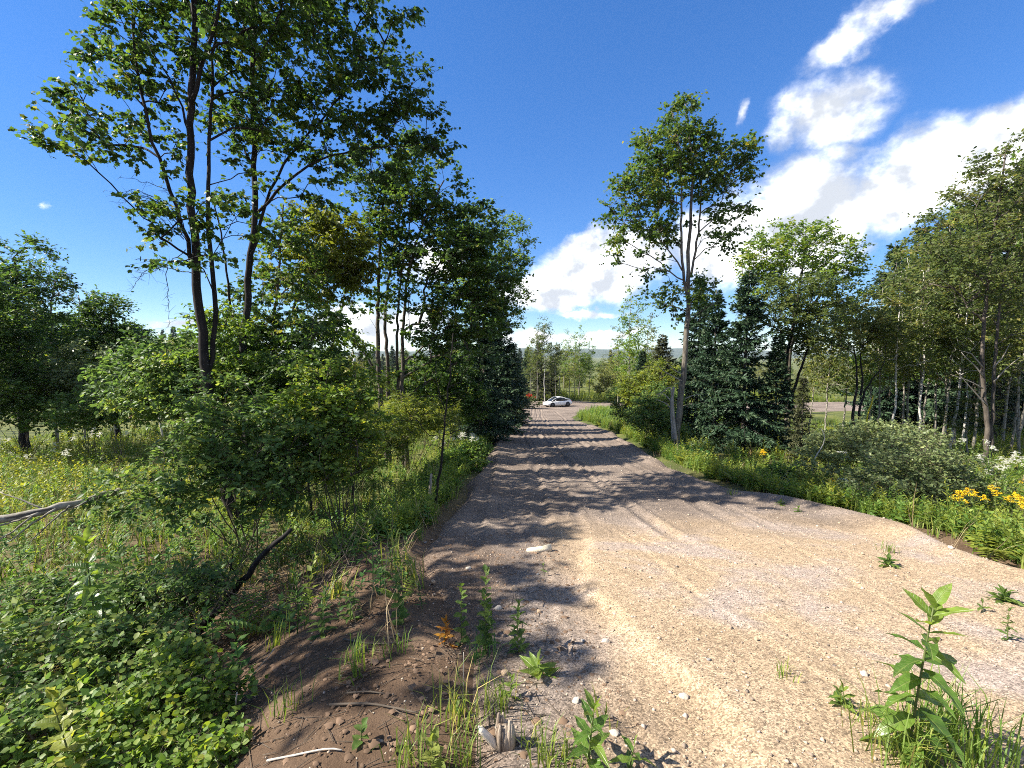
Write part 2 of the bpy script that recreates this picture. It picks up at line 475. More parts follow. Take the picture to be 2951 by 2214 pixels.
M = {
    'maple': leaf_mat('maple_leaf', [(0, (0.02464, 0.05236, 0.0154)), (.45, (0.05236, 0.1016, 0.0231)), (.8, (0.1016, 0.1618, 0.0308)), (1, (0.2094, 0.1971, 0.03696))]),
    'bright': leaf_mat('bright_leaf', [(0, (0.05031, 0.09919, 0.02214)), (.45, (0.1078, 0.1818, 0.03163)), (.8, (0.1976, 0.2563, 0.04111)), (1, (0.25, 0.2415, 0.044))]),
    'yellow': leaf_mat('yellowing_leaf', [(0, (0.06, 0.085, 0.016)), (.5, (0.13, 0.16, 0.026)), (1, (0.24, 0.25, 0.045))]),
    'olive': leaf_mat('olive_leaf', [(0, (0.04032, 0.06496, 0.0198)), (.5, (0.08288, 0.1176, 0.033)), (.85, (0.14, 0.1624, 0.0462)), (1, (0.2016, 0.1848, 0.0495))]),
    'shrub': leaf_mat('shrub_leaf', [(0, (0.0468, 0.09344, 0.02503)), (.5, (0.0975, 0.1644, 0.0429)), (.9, (0.234, 0.2804, 0.06256)), (1, (0.228, 0.1495, 0.0495))]),
    'grey_leaf': leaf_mat('grey_green_leaf', [(0, (0.07475, 0.1084, 0.0414)), (.5, (0.1457, 0.1868, 0.07244)), (1, (0.2803, 0.3084, 0.1207))], trans=.3, rough=.4),
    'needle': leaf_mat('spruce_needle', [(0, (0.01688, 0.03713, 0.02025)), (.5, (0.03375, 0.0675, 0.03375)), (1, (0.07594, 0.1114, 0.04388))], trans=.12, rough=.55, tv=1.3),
    'needle_brown': leaf_mat('dull_spruce_needle', [(0, (0.02475, 0.03025, 0.01375)), (.5, (0.04675, 0.055, 0.022)), (1, (0.09625, 0.09625, 0.04125))], trans=.12, rough=.6, tv=1.3),
    'pale_tree': leaf_mat('pale_far_leaf', [(0, (0.0625, 0.0875, 0.0275)), (.5, (0.1187, 0.1438, 0.04)), (1, (0.225, 0.225, 0.0625))]),
    'grass': leaf_mat('grass_blade', [(0, (0.06037, 0.1073, 0.0231)), (.5, (0.1294, 0.1899, 0.0363)), (.85, (0.2587, 0.2805, 0.05775)), (1, (0.483, 0.363, 0.1485))], trans=.35),
    'weed': leaf_mat('weed_leaf', [(0, (0.0507, 0.1121, 0.02503)), (.5, (0.1073, 0.1869, 0.03575)), (.85, (0.2243, 0.2804, 0.05005)), (1, (0.204, 0.2185, 0.044))]),
    'weed_lit': leaf_mat('yellow_green_weed_leaf', [(0, (0.07187, 0.115, 0.023)), (.5, (0.1437, 0.1869, 0.03163)), (.85, (0.2587, 0.266, 0.04312)), (1, (.19, .205, .045))]),
    'dark_weed': leaf_mat('deep_green_leaf', [(0, (0.02836, 0.08151, 0.02228)), (.5, (0.06076, 0.1456, 0.03713)), (1, (0.1417, 0.2329, 0.05569))]),
    'big_leaf': leaf_mat('broad_leaf', [(0, (0.05, 0.1063, 0.02)), (.5, (0.0875, 0.1688, 0.0275)), (1, (0.1625, 0.2375, 0.0375))], trans=.45, rough=.35, spec=.45, veins=True),
    'pale_leaf': leaf_mat('pale_yellow_leaf', [(0, (.12, .17, .035)), (.5, (.18, .22, .045)), (1, (.26, .28, .07))], trans=.45, rough=.4, veins=True),
    'plant_leaf': leaf_mat('veined_weed_leaf', [(0, (0.0385, 0.088, 0.0198)), (.5, (0.077, 0.143, 0.0286)), (1, (0.154, 0.198, 0.044))], veins=True),
    'dry': leaf_mat('dry_stalk', [(0, (.12, .085, .045)), (.5, (.24, .18, .10)), (1, (.38, .31, .19))], trans=.15, rough=.8),
    'red_leaf': leaf_mat('red_leaf', [(0, (0.2, 0.025, 0.015)), (.5, (0.35, 0.05625, 0.025)), (1, (0.45, 0.125, 0.0375))]),
    'orange_leaf': leaf_mat('orange_leaf', [(0, (0.175, 0.075, 0.015)), (.5, (0.325, 0.15, 0.025)), (1, (0.45, 0.275, 0.0375))]),
    'white_flower': leaf_mat('white_flower_head', [(0, (.55, .55, .45)), (1, (.75, .74, .66))], trans=.3),
    'gold_flower': leaf_mat('golden_flower', [(0, (.66, .42, .01)), (.5, (.82, .58, .02)), (1, (.88, .70, .05))], trans=.3),
    'bark': bark_mat('grey_brown_bark', (.035, .028, .022), (.13, .11, .09)),
    'dark_bark': bark_mat('dark_bark', (.008, .007, .0065), (.028, .024, .022)),
    'pale_bark': bark_mat('lichened_bark', (.045, .038, .03), (.20, .18, .145), scale=11, bump=.9),
    'birch': bark_mat('white_birch_bark', (.26, .245, .22), (.52, .50, .46), scale=12, bump=.3, stretch=1.2, bands=(.05, .045, .04)),
    'aspen': bark_mat('pale_aspen_bark', (.13, .118, .095), (.32, .295, .245), scale=10, bump=.3, stretch=.6, bands=(.07, .06, .05)),
    'dead_wood': bark_mat('weathered_dead_wood', (.14, .12, .10), (.34, .31, .27), scale=16, bump=.4),
    'stem': plain('green_stem', (.08, .10, .03), .6),
    'twig': plain('brown_twig', (.09, .07, .05), .8),
    'pale_twig': plain('bleached_twig', (.38, .35, .30), .8, noise=.25),
}
# ------------------------------------------------------------------ the lie of the land
PROF_Y = np.array([-200, -60, -10, 0, 2, 3, 5.8, 10.8, 17.7, 25, 40, 55, 66, 80, 120, 200, 400, 1000, 6000.0])
PROF_D = np.array([-6, -1, 1.5, 1.75, 2.0, 2.2, 2.72, 3.35, 4.05, 4.7, 6.3, 7.5, 8.15, 8.5, 9.3, 12, 17, 24, 34.0])
XL_Y = np.array([-60, 0, 3, 5.8, 7.2, 8.6, 10.4, 15.6, 24.7, 33, 40, 50, 58, 66, 75, 80])
XL_X = np.array([-.5, -.5, -.6, -1.4, -1.25, -1.2, -1.3, -1.1, -1.1, -.3, .6, 1.0, 1.2, 1.3, 2.5, 5])
XR_Y = np.array([-60, 0, 4.7, 6.7, 8.0, 9.0, 10, 11.4, 13.4, 16.7, 21.5, 27, 34, 42, 47, 58, 66, 75])
XR_X = np.array([7, 6.4, 6.1, 6.6, 6.6, 6.1, 5.6, 5.35, 5.3, 5.55, 6.0, 6.4, 6.6, 6.4, 7.0, 12, 14, 14])


def sstep(a, b, x):
    t = np.clip((x - a) / (b - a), 0, 1)
    return t * t * (3 - 2 * t)


def fine_profile():
    y = np.linspace(-200, 6000, 62001)
    z = -np.interp(y, PROF_Y, PROF_D)
    k = np.hanning(41); k /= k.sum()
    zz = z.copy(); zz[20:-20] = np.convolve(z, k, 'valid')
    return y, zz


_py, _pz = fine_profile()


def base_z(y):
    return EYE.z + np.interp(y, _py, _pz)


def wob(x, y, s, seed=0.0):
    """a smooth, non-repeating wobble about -1..1"""
    x, y = x / s + seed * 1.7, y / s - seed * 2.3
    return (np.sin(x * 1.3 + 1.7 * np.sin(y * .7 + seed)) + np.sin(y * 1.9 + 1.3 * np.sin(x * 1.1 - seed)) + np.sin((x + y) * .83 + seed * 3) * .8) / 2.8


def road_sd(x, y):
    """metres inside (+) or outside (-) of the graded road"""
    e = .20 * wob(x, y, 1.1, 1.3) + .05 * wob(x, y, .37, 4.1)
    d1 = np.minimum(x - np.interp(y, XL_Y, XL_X), np.interp(y, XR_Y, XR_X) - x)
    d1 = np.minimum(d1, 77 - y)
    d2 = np.minimum(np.minimum(y - (55 + .05 * x), 73 - y + .04 * x), np.minimum(x - 4, 70 - x))
    return np.maximum(d1, d2) + e


def ground_z(x, y):
    x, y = np.asarray(x, float), np.asarray(y, float)
    z = base_z(y)
    xl, xr = np.interp(y, XL_Y, XL_X), np.interp(y, XR_Y, XR_X)
    fade = 1 - sstep(60, 95, y)
    side = sstep(6, 16, y) * 0.0 + 1
    z = z - fade * side * (1.0 * sstep(.2, 3.2, xl - x) + .35 * sstep(3, 14, xl - x))
    isl = 1 - sstep(40, 50, y)
    z = z - fade * isl * (.75 * sstep(.25, 2.6, x - xr) + .25 * sstep(3, 14, x - xr))
    z = z + .07 * wob(x, y, 1.9, .4) + .16 * wob(x, y, 6.5, 2.2) * sstep(1.5, 6, np.abs(x - 2.5))
    z = z + .05 * wob(x, y, .6, 3.1) * (1 - sstep(30, 60, y))
    # the rising wooded ground far behind
    z = z + 3 * sstep(140, 420, y) * wob(x, y, 190, 5.0) + 12 * sstep(60, 220, -x) * sstep(40, 160, y)
    # the grassy bank at the inside of the bend
    z = z + .55 * np.exp(-(((x - 12) / 5.2) ** 2 + ((y - 47) / 5.5) ** 2))
    rs = road_sd(x, y)
    return z - .22 * sstep(-.15, .6, rs)


def road_z(x, y):
    z = base_z(y) + .02 * wob(x, y, 1.9, .9) + .007 * wob(x, y, .45, 6.1)
    # tyre ruts
    for x0, amp, ph, w, dep, ya, yb in ((.25, .5, .0, .13, .05, 5, 60), (.75, .5, .2, .10, .035, 6, 60), (1.9, .6, .5, .14, .055, 5, 66), (2.35, .55, .6, .1, .04, 7, 66),
                                        (3.3, .5, .3, .15, .05, 6, 70), (3.75, .6, .2, .1, .035, 6, 60), (4.8, .5, .8, .14, .04, 8, 60), (-.5, .3, .9, .16, .06, 4.6, 26), (5.4, .3, 1.2, .1, .03, 9, 40)):
        cx = x0 + amp * np.sin(y * .10 + ph * 3) + .05 * np.sin(y * .45 + ph * 9) + .012 * np.clip(y - 25, 0, 99)
        d = (x - cx) / (w * .8)
        g = sstep(ya, ya + 2.5, y) * (1 - sstep(yb - 6, yb, y)) * (.85 + .15 * np.sin(y * .7 + ph * 20))
        z = z + g * dep * .8 * (-np.exp(-d * d) + .7 * np.exp(-((np.abs(d) - 1.7) ** 2) * 2.2))
    # the fresh gravel lies as a layer with a low, crumbling edge
    ex = 1.0 + .22 * np.sin(y * 1.1) + .13 * wob(x, y, .35, 2.5)
    near = 1 - sstep(5.6, 7.0, y + .12 * (x - 3) + .3 * wob(x, y, .8, .2))
    z = z + near * .075 * sstep(-.10, .14, x - ex)
    z = z + .13 * np.exp(-((x - np.interp(y, XR_Y, XR_X) + .4) / .36) ** 2) * (1 - sstep(30, 44, y)) * (.6 + .5 * wob(x, y, .8, 7.7))
    z = z + .09 * np.exp(-((x - np.interp(y, XL_Y, XL_X) - .5) / .35) ** 2) * sstep(6, 9, y) * (1 - sstep(38, 50, y)) * (.6 + .15 * wob(x, y, 1.3, 3.3))
    # long thin grooves dragged through the fresh gravel
    for x0, a1, a2, w, dep in ((1.9, .35, .9, .03, .014), (2.15, .3, 1.1, .026, .010), (3.6, -.25, .5, .03, .012), (4.1, -.2, .62, .026, .010), (.45, .3, 1.3, .035, .02), (5.2, -.1, .8, .026, .010)):
        cx = x0 - a1 * (y - 4) * .45 + .16 * np.sin(y * a2 + x0)
        z = z - dep * np.exp(-((x - cx) / w) ** 2) * (1 - sstep(7.5, 10, y)) + dep * .6 * np.exp(-((x - cx - 2.2 * w) / (1.4 * w)) ** 2) * (1 - sstep(7.5, 10, y))
    z = z + .012 * wob(x, y, .16, 8.1) * (1 - sstep(5, 12, y)) * (1 - sstep(.2, 1.2, x))
    rs = road_sd(x, y)
    return z - .5 * sstep(.42, -.45, rs)


def sstep_rev(a, b, x):
    return 1 - sstep(a, b, x)


def gz(x, y):
    """top of the ground or of the road"""
    return max(float(ground_z(x, y)), float(road_z(x, y)))


def gzv(x, y):
    return np.maximum(ground_z(x, y), road_z(x, y))


def grid_mesh(name, X, Y, Z, keep, mat, smooth=True):
    r, c = X.shape
    v = np.stack([X, Y, Z], -1).reshape(-1, 3)
    i = np.arange(r - 1)[:, None] * c + np.arange(c - 1)[None]
    a, b, d, e = i, i + 1, i + c + 1, i + c
    f = np.stack([np.stack([a, b, d], -1), np.stack([a, d, e], -1)], 2).reshape(-1, 3)
    if keep is not None:
        kv = keep.reshape(-1)
        f = f[kv[f].any(1)]
        used = np.unique(f)
        m = np.full(len(v), -1); m[used] = np.arange(len(used))
        v, f = v[used], m[f]
    return mesh_of(name, v, f, None, mat, None, smooth)


def soil_mat():
    m, nt, N, L, out = nodes('soil_and_turf')
    g = N('ShaderNodeNewGeometry')
    n = N('ShaderNodeTexNoise'); n.inputs['Scale'].default_value = 1.1; n.inputs['Detail'].default_value = 9; n.inputs['Roughness'].default_value = .68
    L(g.outputs['Position'], n.inputs['Vector'])
    soil = ramp(N, [(.3, (.070, .043, .026)), (.5, (.135, .088, .056)), (.72, (.22, .155, .105))])
    L(n.outputs['Fac'], soil.inputs[0])
    n4 = N('ShaderNodeTexNoise'); n4.inputs['Scale'].default_value = .35; n4.inputs['Detail'].default_value = 6
    L(g.outputs['Position'], n4.inputs['Vector'])
    turf = ramp(N, [(.35, (.045, .058, .018)), (.5, (.085, .10, .026)), (.68, (.155, .15, .045))])
    L(n4.outputs['Fac'], turf.inputs[0])
    sp = N('ShaderNodeSeparateXYZ'); L(g.outputs['Position'], sp.inputs[0])
    far = N('ShaderNodeMapRange'); far.inputs['From Min'].default_value = 6; far.inputs['From Max'].default_value = 14
    L(sp.outputs['Y'], far.inputs['Value'])
    mx = N('ShaderNodeMix'); mx.data_type = 'RGBA'
    L(far.outputs[0], mx.inputs['Factor']); L(soil.outputs[0], mx.inputs[6]); L(turf.outputs[0], mx.inputs[7])
    pb = N('ShaderNodeBsdfPrincipled'); pb.inputs['Roughness'].default_value = .95; pb.inputs['Specular IOR Level'].default_value = .15
    L(mx.outputs[2], pb.inputs['Base Color'])
    n2 = N('ShaderNodeTexNoise'); n2.inputs['Scale'].default_value = 16; n2.inputs['Detail'].default_value = 10; n2.inputs['Roughness'].default_value = .78
    L(g.outputs['Position'], n2.inputs['Vector'])
    bp = N('ShaderNodeBump'); bp.inputs['Strength'].default_value = .9; bp.inputs['Distance'].default_value = .05
    L(n2.outputs['Fac'], bp.inputs['Height']); L(bp.outputs[0], pb.inputs['Normal'])
    L(pb.outputs[0], out.inputs[0])
    return m


def road_mat():
    m, nt, N, L, out = nodes('graded_gravel')
    g = N('ShaderNodeNewGeometry')
    big = N('ShaderNodeTexNoise'); big.inputs['Scale'].default_value = .55; big.inputs['Detail'].default_value = 7; big.inputs['Roughness'].default_value = .6; big.inputs['Distortion'].default_value = .6
    L(g.outputs['Position'], big.inputs['Vector'])
    tan = ramp(N, [(.36, (.35, .255, .16)), (.5, (.41, .305, .20)), (.6, (.38, .305, .25))])
    L(big.outputs['Fac'], tan.inputs[0])
    pink = ramp(N, [(.3, (.135, .105, .083)), (.5, (.20, .16, .13)), (.7, (.28, .225, .18))])
    L(big.outputs['Fac'], pink.inputs[0])
    sp = N('ShaderNodeSeparateXYZ'); L(g.outputs['Position'], sp.inputs[0])
    # older, browner surface beyond the fresh gravel
    w = N('ShaderNodeTexNoise'); w.inputs['Scale'].default_value = .8; w.inputs['Detail'].default_value = 5
    L(g.outputs['Position'], w.inputs['Vector'])
    ma = N('ShaderNodeMath'); ma.operation = 'MULTIPLY_ADD'; ma.inputs[1].default_value = 3.0; L(w.outputs['Fac'], ma.inputs[0]); L(sp.outputs['Y'], ma.inputs[2])
    far = N('ShaderNodeMapRange'); far.inputs['From Min'].default_value = 7.6; far.inputs['From Max'].default_value = 9.6
    L(ma.outputs[0], far.inputs['Value'])
    # the strip left of the gravel's edge is bare soil
    mb = N('ShaderNodeMath'); mb.operation = 'MULTIPLY_ADD'; mb.inputs[1].default_value = .7; L(w.outputs['Fac'], mb.inputs[0]); L(sp.outputs['X'], mb.inputs[2])
    lef = N('ShaderNodeMapRange'); lef.inputs['From Min'].default_value = 1.25; lef.inputs['From Max'].default_value = .55
    L(mb.outputs[0], lef.inputs['Value'])
    mxf = N('ShaderNodeMath'); mxf.operation = 'MAXIMUM'; L(far.outputs[0], mxf.inputs[0]); L(lef.outputs[0], mxf.inputs[1])
    mx = N('ShaderNodeMix'); mx.data_type = 'RGBA'
    L(mxf.outputs[0], mx.inputs['Factor']); L(tan.outputs[0], mx.inputs[6]); L(pink.outputs[0], mx.inputs[7])
    ls = N('ShaderNodeMapRange'); ls.inputs['From Min'].default_value = .45; ls.inputs['From Max'].default_value = -.1
    L(mb.outputs[0], ls.inputs['Value'])
    ny = N('ShaderNodeMapRange'); ny.inputs['From Min'].default_value = 6.5; ny.inputs['From Max'].default_value = 4.5
    L(sp.outputs['Y'], ny.inputs['Value'])
    lm = N('ShaderNodeMath'); lm.operation = 'MULTIPLY'; L(ls.outputs[0], lm.inputs[0]); L(ny.outputs[0], lm.inputs[1])
    so = ramp(N, [(.3, (.085, .055, .035)), (.5, (.15, .10, .066)), (.72, (.23, .165, .115))])
    L(w.outputs['Fac'], so.inputs[0])
    m3 = N('ShaderNodeMix'); m3.data_type = 'RGBA'
    L(lm.outputs[0], m3.inputs['Factor']); L(mx.outputs[2], m3.inputs[6]); L(so.outputs[0], m3.inputs[7])
    mx = m3
    # grit : every grain its own tone
    vo = N('ShaderNodeTexVoronoi'); vo.inputs['Scale'].default_value = 105; vo.inputs['Randomness'].default_value = 1
    L(g.outputs['Position'], vo.inputs['Vector'])
    gr = N('ShaderNodeSeparateColor'); L(vo.outputs['Color'], gr.inputs[0])
    tone = N('ShaderNodeMapRange'); tone.inputs['To Min'].default_value = .42; tone.inputs['To Max'].default_value = 1.42
    L(gr.outputs[0], tone.inputs['Value'])
    fine = N('ShaderNodeTexNoise'); fine.inputs['Scale'].default_value = 14; fine.inputs['Detail'].default_value = 10; fine.inputs['Roughness'].default_value = .75
    L(g.outputs['Position'], fine.inputs['Vector'])
    t2 = N('ShaderNodeMapRange'); t2.inputs['From Min'].default_value = .3; t2.inputs['From Max'].default_value = .7; t2.inputs['To Min'].default_value = .62; t2.inputs['To Max'].default_value = 1.25
    L(fine.outputs['Fac'], t2.inputs['Value'])
    mt = N('ShaderNodeMath'); mt.operation = 'MULTIPLY'; L(tone.outputs[0], mt.inputs[0]); L(t2.outputs[0], mt.inputs[1])
    sc = N('ShaderNodeVectorMath'); sc.operation = 'SCALE'
    L(mx.outputs[2], sc.inputs[0]); L(mt.outputs[0], sc.inputs['Scale'])
    pb = N('ShaderNodeBsdfPrincipled'); pb.inputs['Roughness'].default_value = .92; pb.inputs['Specular IOR Level'].default_value = .15
    L(sc.outputs[0], pb.inputs['Base Color'])
    hh = N('ShaderNodeMath'); hh.operation = 'MULTIPLY_ADD'; hh.inputs[1].default_value = .5
    L(gr.outputs[1], hh.inputs[0]); L(fine.outputs['Fac'], hh.inputs[2])
    bp = N('ShaderNodeBump'); bp.inputs['Strength'].default_value = .8; bp.inputs['Distance'].default_value = .022
    L(hh.outputs[0], bp.inputs['Height']); L(bp.outputs[0], pb.inputs['Normal'])
    L(pb.outputs[0], out.inputs[0])
    return m


def build_ground():
    u = np.linspace(-1, 1, 301)
    xs = np.sinh(u * 7.3) / np.sinh(7.3) * 5800
    t = np.linspace(0, 1, 360)
    ys = np.concatenate([-np.geomspace(300, .4, 26), 0.3 * np.arange(0, 1) , .2 + 5600 * (np.exp(t * 8.2) - 1) / (np.exp(8.2) - 1)])
    X, Y = np.meshgrid(xs, ys)
    Z = ground_z(X, Y)
    tag(obj('ground', grid_mesh('ground', X, Y, Z, None, soil_mat())), kind='structure')
    ys = np.concatenate([np.linspace(-14, .6, 22)[:-1], np.geomspace(.6, 78, 620)])
    us = np.concatenate([np.linspace(-3.4, 9, 300), np.linspace(9.1, 72, 110)])
    X, Y = np.meshgrid(us, ys)
    Z = road_z(X, Y)
    tag(obj('gravel_road', grid_mesh('gravel_road', X, Y, Z, road_sd(X, Y) > -.5, road_mat())), kind='structure')
    # blue ridge on the skyline
    rr = rng_(3)
    xs = np.linspace(-5600, 5600, 160)
    prof = 40 + 12 * np.sin(xs / 800 + .6) + 7 * np.sin(xs / 300 + 2) + 3 * np.sin(xs / 110)
    rows = []
    for k, (yy, hh) in enumerate(((3300, -36), (3600, .35), (3850, .75), (4100, 1.0), (4900, .5))):
        z = prof * hh if hh > -1 else np.full_like(xs, hh)
        rows.append(np.stack([xs, np.full_like(xs, yy) + 60 * np.sin(xs / 250 + k), z + 2 * np.sin(xs / 80 + k * 2)], -1))
    G = np.stack(rows)
    tag(obj('hills', grid_mesh('hills', G[..., 0], G[..., 1], G[..., 2], None, plain('wooded_hill', (.035, .05, .02), .9, .1))), kind='structure')


build_ground()


def build_haze():
    """the air of the valley: a thin even haze that blues the far ridge"""
    x0, x1, y0, y1, z0, z1 = -6000, 6000, -600, 5900, -45, 66
    v = np.array([(x, y, z) for z in (z0, z1) for y in (y0, y1) for x in (x0, x1)], float)
    f = np.array([[0, 1, 5], [0, 5, 4], [1, 3, 7], [1, 7, 5], [3, 2, 6], [3, 6, 7], [2, 0, 4], [2, 4, 6], [4, 5, 7], [4, 7, 6], [0, 3, 1], [0, 2, 3]])
    m, nt, N, L, out = nodes('valley_haze')
    vol = N('ShaderNodeVolumePrincipled')
    vol.inputs['Color'].default_value = (.72, .84, 1.0, 1)
    vol.inputs['Density'].default_value = 0.00008
    L(vol.outputs[0], out.inputs['Volume'])
    tag(obj('haze', mesh_of('haze', v, f, None, m)), kind='stuff')


build_haze()
# ------------------------------------------------------------------ growing things
def bez(p0, p1, p2, n):
    t = np.linspace(0, 1, n)[:, None]
    return (1 - t) ** 2 * p0 + 2 * t * (1 - t) * p1 + t * t * p2


def resample(path, step):
    p = np.asarray(path, float)
    d = np.concatenate([[0], np.cumsum(np.linalg.norm(np.diff(p, axis=0), axis=1))])
    n = max(2, int(d[-1] / step) + 1)
    s = np.linspace(0, d[-1], n)
    q = np.stack([np.interp(s, d, p[:, k]) for k in range(3)], -1)
    if n > 6:                                   # take the corners out
        k = np.array([.25, .5, .25])
        for _ in range(2):
            q[1:-1] = sum(k[j] * q[j:len(q) - 2 + j] for j in range(3))
    return q


def grow(seed, stems, tips, step=.3, up=.55, tip_r=.006, wiggle=.05, power=.42):
    """stems: [(points, r0, r1)], tips: (N,3) points the twigs must reach.
    Returns ([stem tubes], [branch tubes], outward direction at each tip)"""
    rr = rng_(seed)
    pos, par, rad_fix, stem_ix = [], [], [], []
    for pts, r0, r1 in stems:
        q = resample(pts, step)
        q[1:-1] += rr.normal(0, wiggle * .35, q[1:-1].shape)
        ix = []
        for k, p in enumerate(q):
            par.append(-1 if k == 0 else len(pos) - 1)
            ix.append(len(pos)); pos.append(p)
            rad_fix.append(r0 + (r1 - r0) * (k / (len(q) - 1)) ** .85)
        stem_ix.append(ix)
    n_stem = len(pos)
    pos = list(pos)
    tips = np.asarray(tips)
    P = np.array(pos)
    d0 = np.array([np.min(np.linalg.norm(P - t, axis=1)) for t in tips])
    order = np.argsort(d0 + rr.uniform(0, .5, len(d0)))
    cap = len(pos) + len(tips) * 26
    buf = np.zeros((cap, 3)); buf[:len(pos)] = P; n = len(pos)
    par = par + [0] * (cap - n)
    branches, outdir = [], np.zeros((len(tips), 3))
    for ti in order:
        a = tips[ti]
        dv = a - buf[:n]
        h = np.hypot(dv[:, 0], dv[:, 1]); dist = np.linalg.norm(dv, axis=1)
        cost = dist + 1.6 * np.maximum(0, up * h - dv[:, 2])
        i = int(np.argmin(cost))
        p0 = buf[i]
        L = np.linalg.norm(a - p0)
        m = max(2, min(24, int(L / step) + 2))
        mid = p0 + (a - p0) * .5 + np.array([0, 0, .13 * L]) + rr.normal(0, .07 * L, 3)
        q = bez(p0, mid, a, m)
        if m > 3:
            q[1:-1] += rr.normal(0, wiggle * .5, q[1:-1].shape)
        ix = [i]
        for k in range(1, m):
            buf[n] = q[k]; par[n] = ix[-1]; ix.append(n); n += 1
        branches.append(ix)
        outdir[ti] = unit(q[-1] - q[-2])
    cnt = np.zeros(n)
    for ix in branches:
        cnt[ix[-1]] += 1
    for k in range(n - 1, -1, -1):
        if par[k] >= 0 and k >= n_stem or (k < n_stem and par[k] >= 0):
            cnt[par[k]] += cnt[k]
    r = tip_r * np.maximum(cnt, 1) ** power
    st = []
    for ix, (pts, r0, r1) in zip(stem_ix, stems):
        st.append((buf[ix].copy(), np.array([rad_fix[k] for k in ix])))
    br = []
    for ix in branches:
        rad = r[ix].copy()
        rad[0] = min(rad[0], rad[1] * 1.25)
        if ix[0] < n_stem:
            rad = np.minimum(rad, max(rad_fix[ix[0]] * .75, tip_r))
        br.append((buf[ix].copy(), rad))
    return st, br, outdir


def in_blobs(seed, blobs, n, shell=.35):
    """n points spread through ellipsoids (cx,cy,cz,rx,ry,rz,weight)"""
    rr = rng_(seed)
    B = np.array(blobs, float)
    w = B[:, 3] * B[:, 4] * B[:, 5]
    w = np.maximum(w, 1e-6) ** .8 * B[:, 6]
    w /= w.sum()
    k = rr.choice(len(B), n, p=w)
    d = unit(rr.normal(size=(n, 3)))
    rad = rr.uniform(0, 1, n) ** (1 / (3 + 2 * shell))
    return B[k, :3] + d * rad[:, None] * B[k, 3:6]


def px_blobs(blobs, Y, depth=1.0):
    """(px, py, half width, half height, metres nearer(-) or farther(+) [, weight]) in photograph pixels -> metres"""
    out = []
    for b in blobs:
        px, py, rx, ry, dy = b[:5]
        w = b[5] if len(b) > 5 else 1.0
        c = at(px, py, Y + dy)
        s = (Y + dy) / F
        out.append((c.x, c.y, c.z, rx * s, .5 * (rx + ry) * s * depth, ry * s, w))
    return out


def px_path(pts, Y):
    return [tuple(at(p[0], p[1], Y + (p[2] if len(p) > 2 else 0))) for p in pts]


def leaf_cloud(mb, seed, tips, out, per, size, kind, spread=.28, flat=.45, droop=.35, tint=.45, tvar=.16, twig_mb=None, twig_r=.003, up=.9, cvar=.14):
    """twigs fan out of every branch tip and carry the leaves"""
    rr = rng_(seed)
    n = len(tips)
    k = max(2, int(round(per / 6)))
    T = np.repeat(np.arange(n), k)
    d = unit(out[T] * .9 + rr.normal(0, .75, (len(T), 3)) * np.array([1, 1, flat]))
    ln = spread * rr.uniform(.6, 1.7, len(T))
    s0 = tips[T] + rr.normal(0, spread * .22, (len(T), 3)) * np.array([1, 1, flat])
    s1 = s0 + d * ln[:, None] - np.array([0, 0, 1]) * (droop * .25 * ln)[:, None]
    if twig_mb is not None:
        v, f = sticks(np.where(rr.uniform(size=(len(T), 1)) < .5, tips[T], s0), s1, twig_r, twig_r * .5)
        twig_mb.add(v, f, .5)
    j = int(math.ceil(per / k))
    Q = np.repeat(np.arange(len(T)), j)
    t = rr.uniform(.08, 1.05, len(Q))
    side = unit(np.cross(d[Q], np.array([0, 0, 1.0])) + 1e-6) * rr.choice([-1, 1], len(Q))[:, None]
    p = s0[Q] + (s1 - s0)[Q] * t[:, None] + rr.normal(0, .05 * spread, (len(Q), 3))
    a = d[Q] * .55 + side * .8 + rr.normal(0, .35, (len(Q), 3)) - np.array([0, 0, droop])
    nn = np.array([0, 0, up]) + rr.normal(0, .55, (len(Q), 3))
    S = size * rr.uniform(.6, 1.25, len(Q))
    v, f, m = leaves(p, a, nn, S, kind)
    ct = rr.normal(0, cvar, n)
    tt = np.clip(tint + ct[T[Q]] + rr.normal(0, tvar, len(Q)), 0, 1)
    mb.add(v, f, np.repeat(tt, m))


def make_tree(name, label, base, stems, blobs, tips, per, leaf, size, mat, bark='bark', seed=1, group=None, cat='tree', spread=.3, flat=.5,
              droop=.35, tint=.45, up=.55, tip_r=.006, twigs=True, dead=0, sides=8, step=.3, twig_r=.003, shell=.35, cvar=.14, branch_part='limb', stem_part='trunk', crown_part='crown', wig=.05, tvar=.16):
    base = np.array(base, float)
    t = thing(name, base, label, cat, group)
    tp = in_blobs(seed, blobs, tips, shell) if tips else np.zeros((0, 3))
    st, br, out = grow(seed + 1, stems, tp, step=step, up=up, tip_r=tip_r, wiggle=wig)
    for p, r in st:
        mb = MB(); v, f = tube(p, r, sides); mb.add(v, f)
        mb.build(stem_part, M[bark], t, base, True)
    mbb = MB()
    for p, r in br:
        if len(p) >= 2:
            v, f = tube(p, r, 5 if r[0] > .02 else 4, cap=False); mbb.add(v, f)
    if len(tp) and leaf:
        mbl = MB()
        leaf_cloud(mbl, seed + 2, tp, out, per, size, leaf, spread, flat, droop, tint, twig_mb=mbb if twigs else None, twig_r=twig_r, cvar=cvar, tvar=tvar)
        mbl.build(crown_part, M[mat], t, base)
    if mbb.n:
        tag(mbb.build(branch_part, M[bark], t, base, True), kind='stuff')
    return t


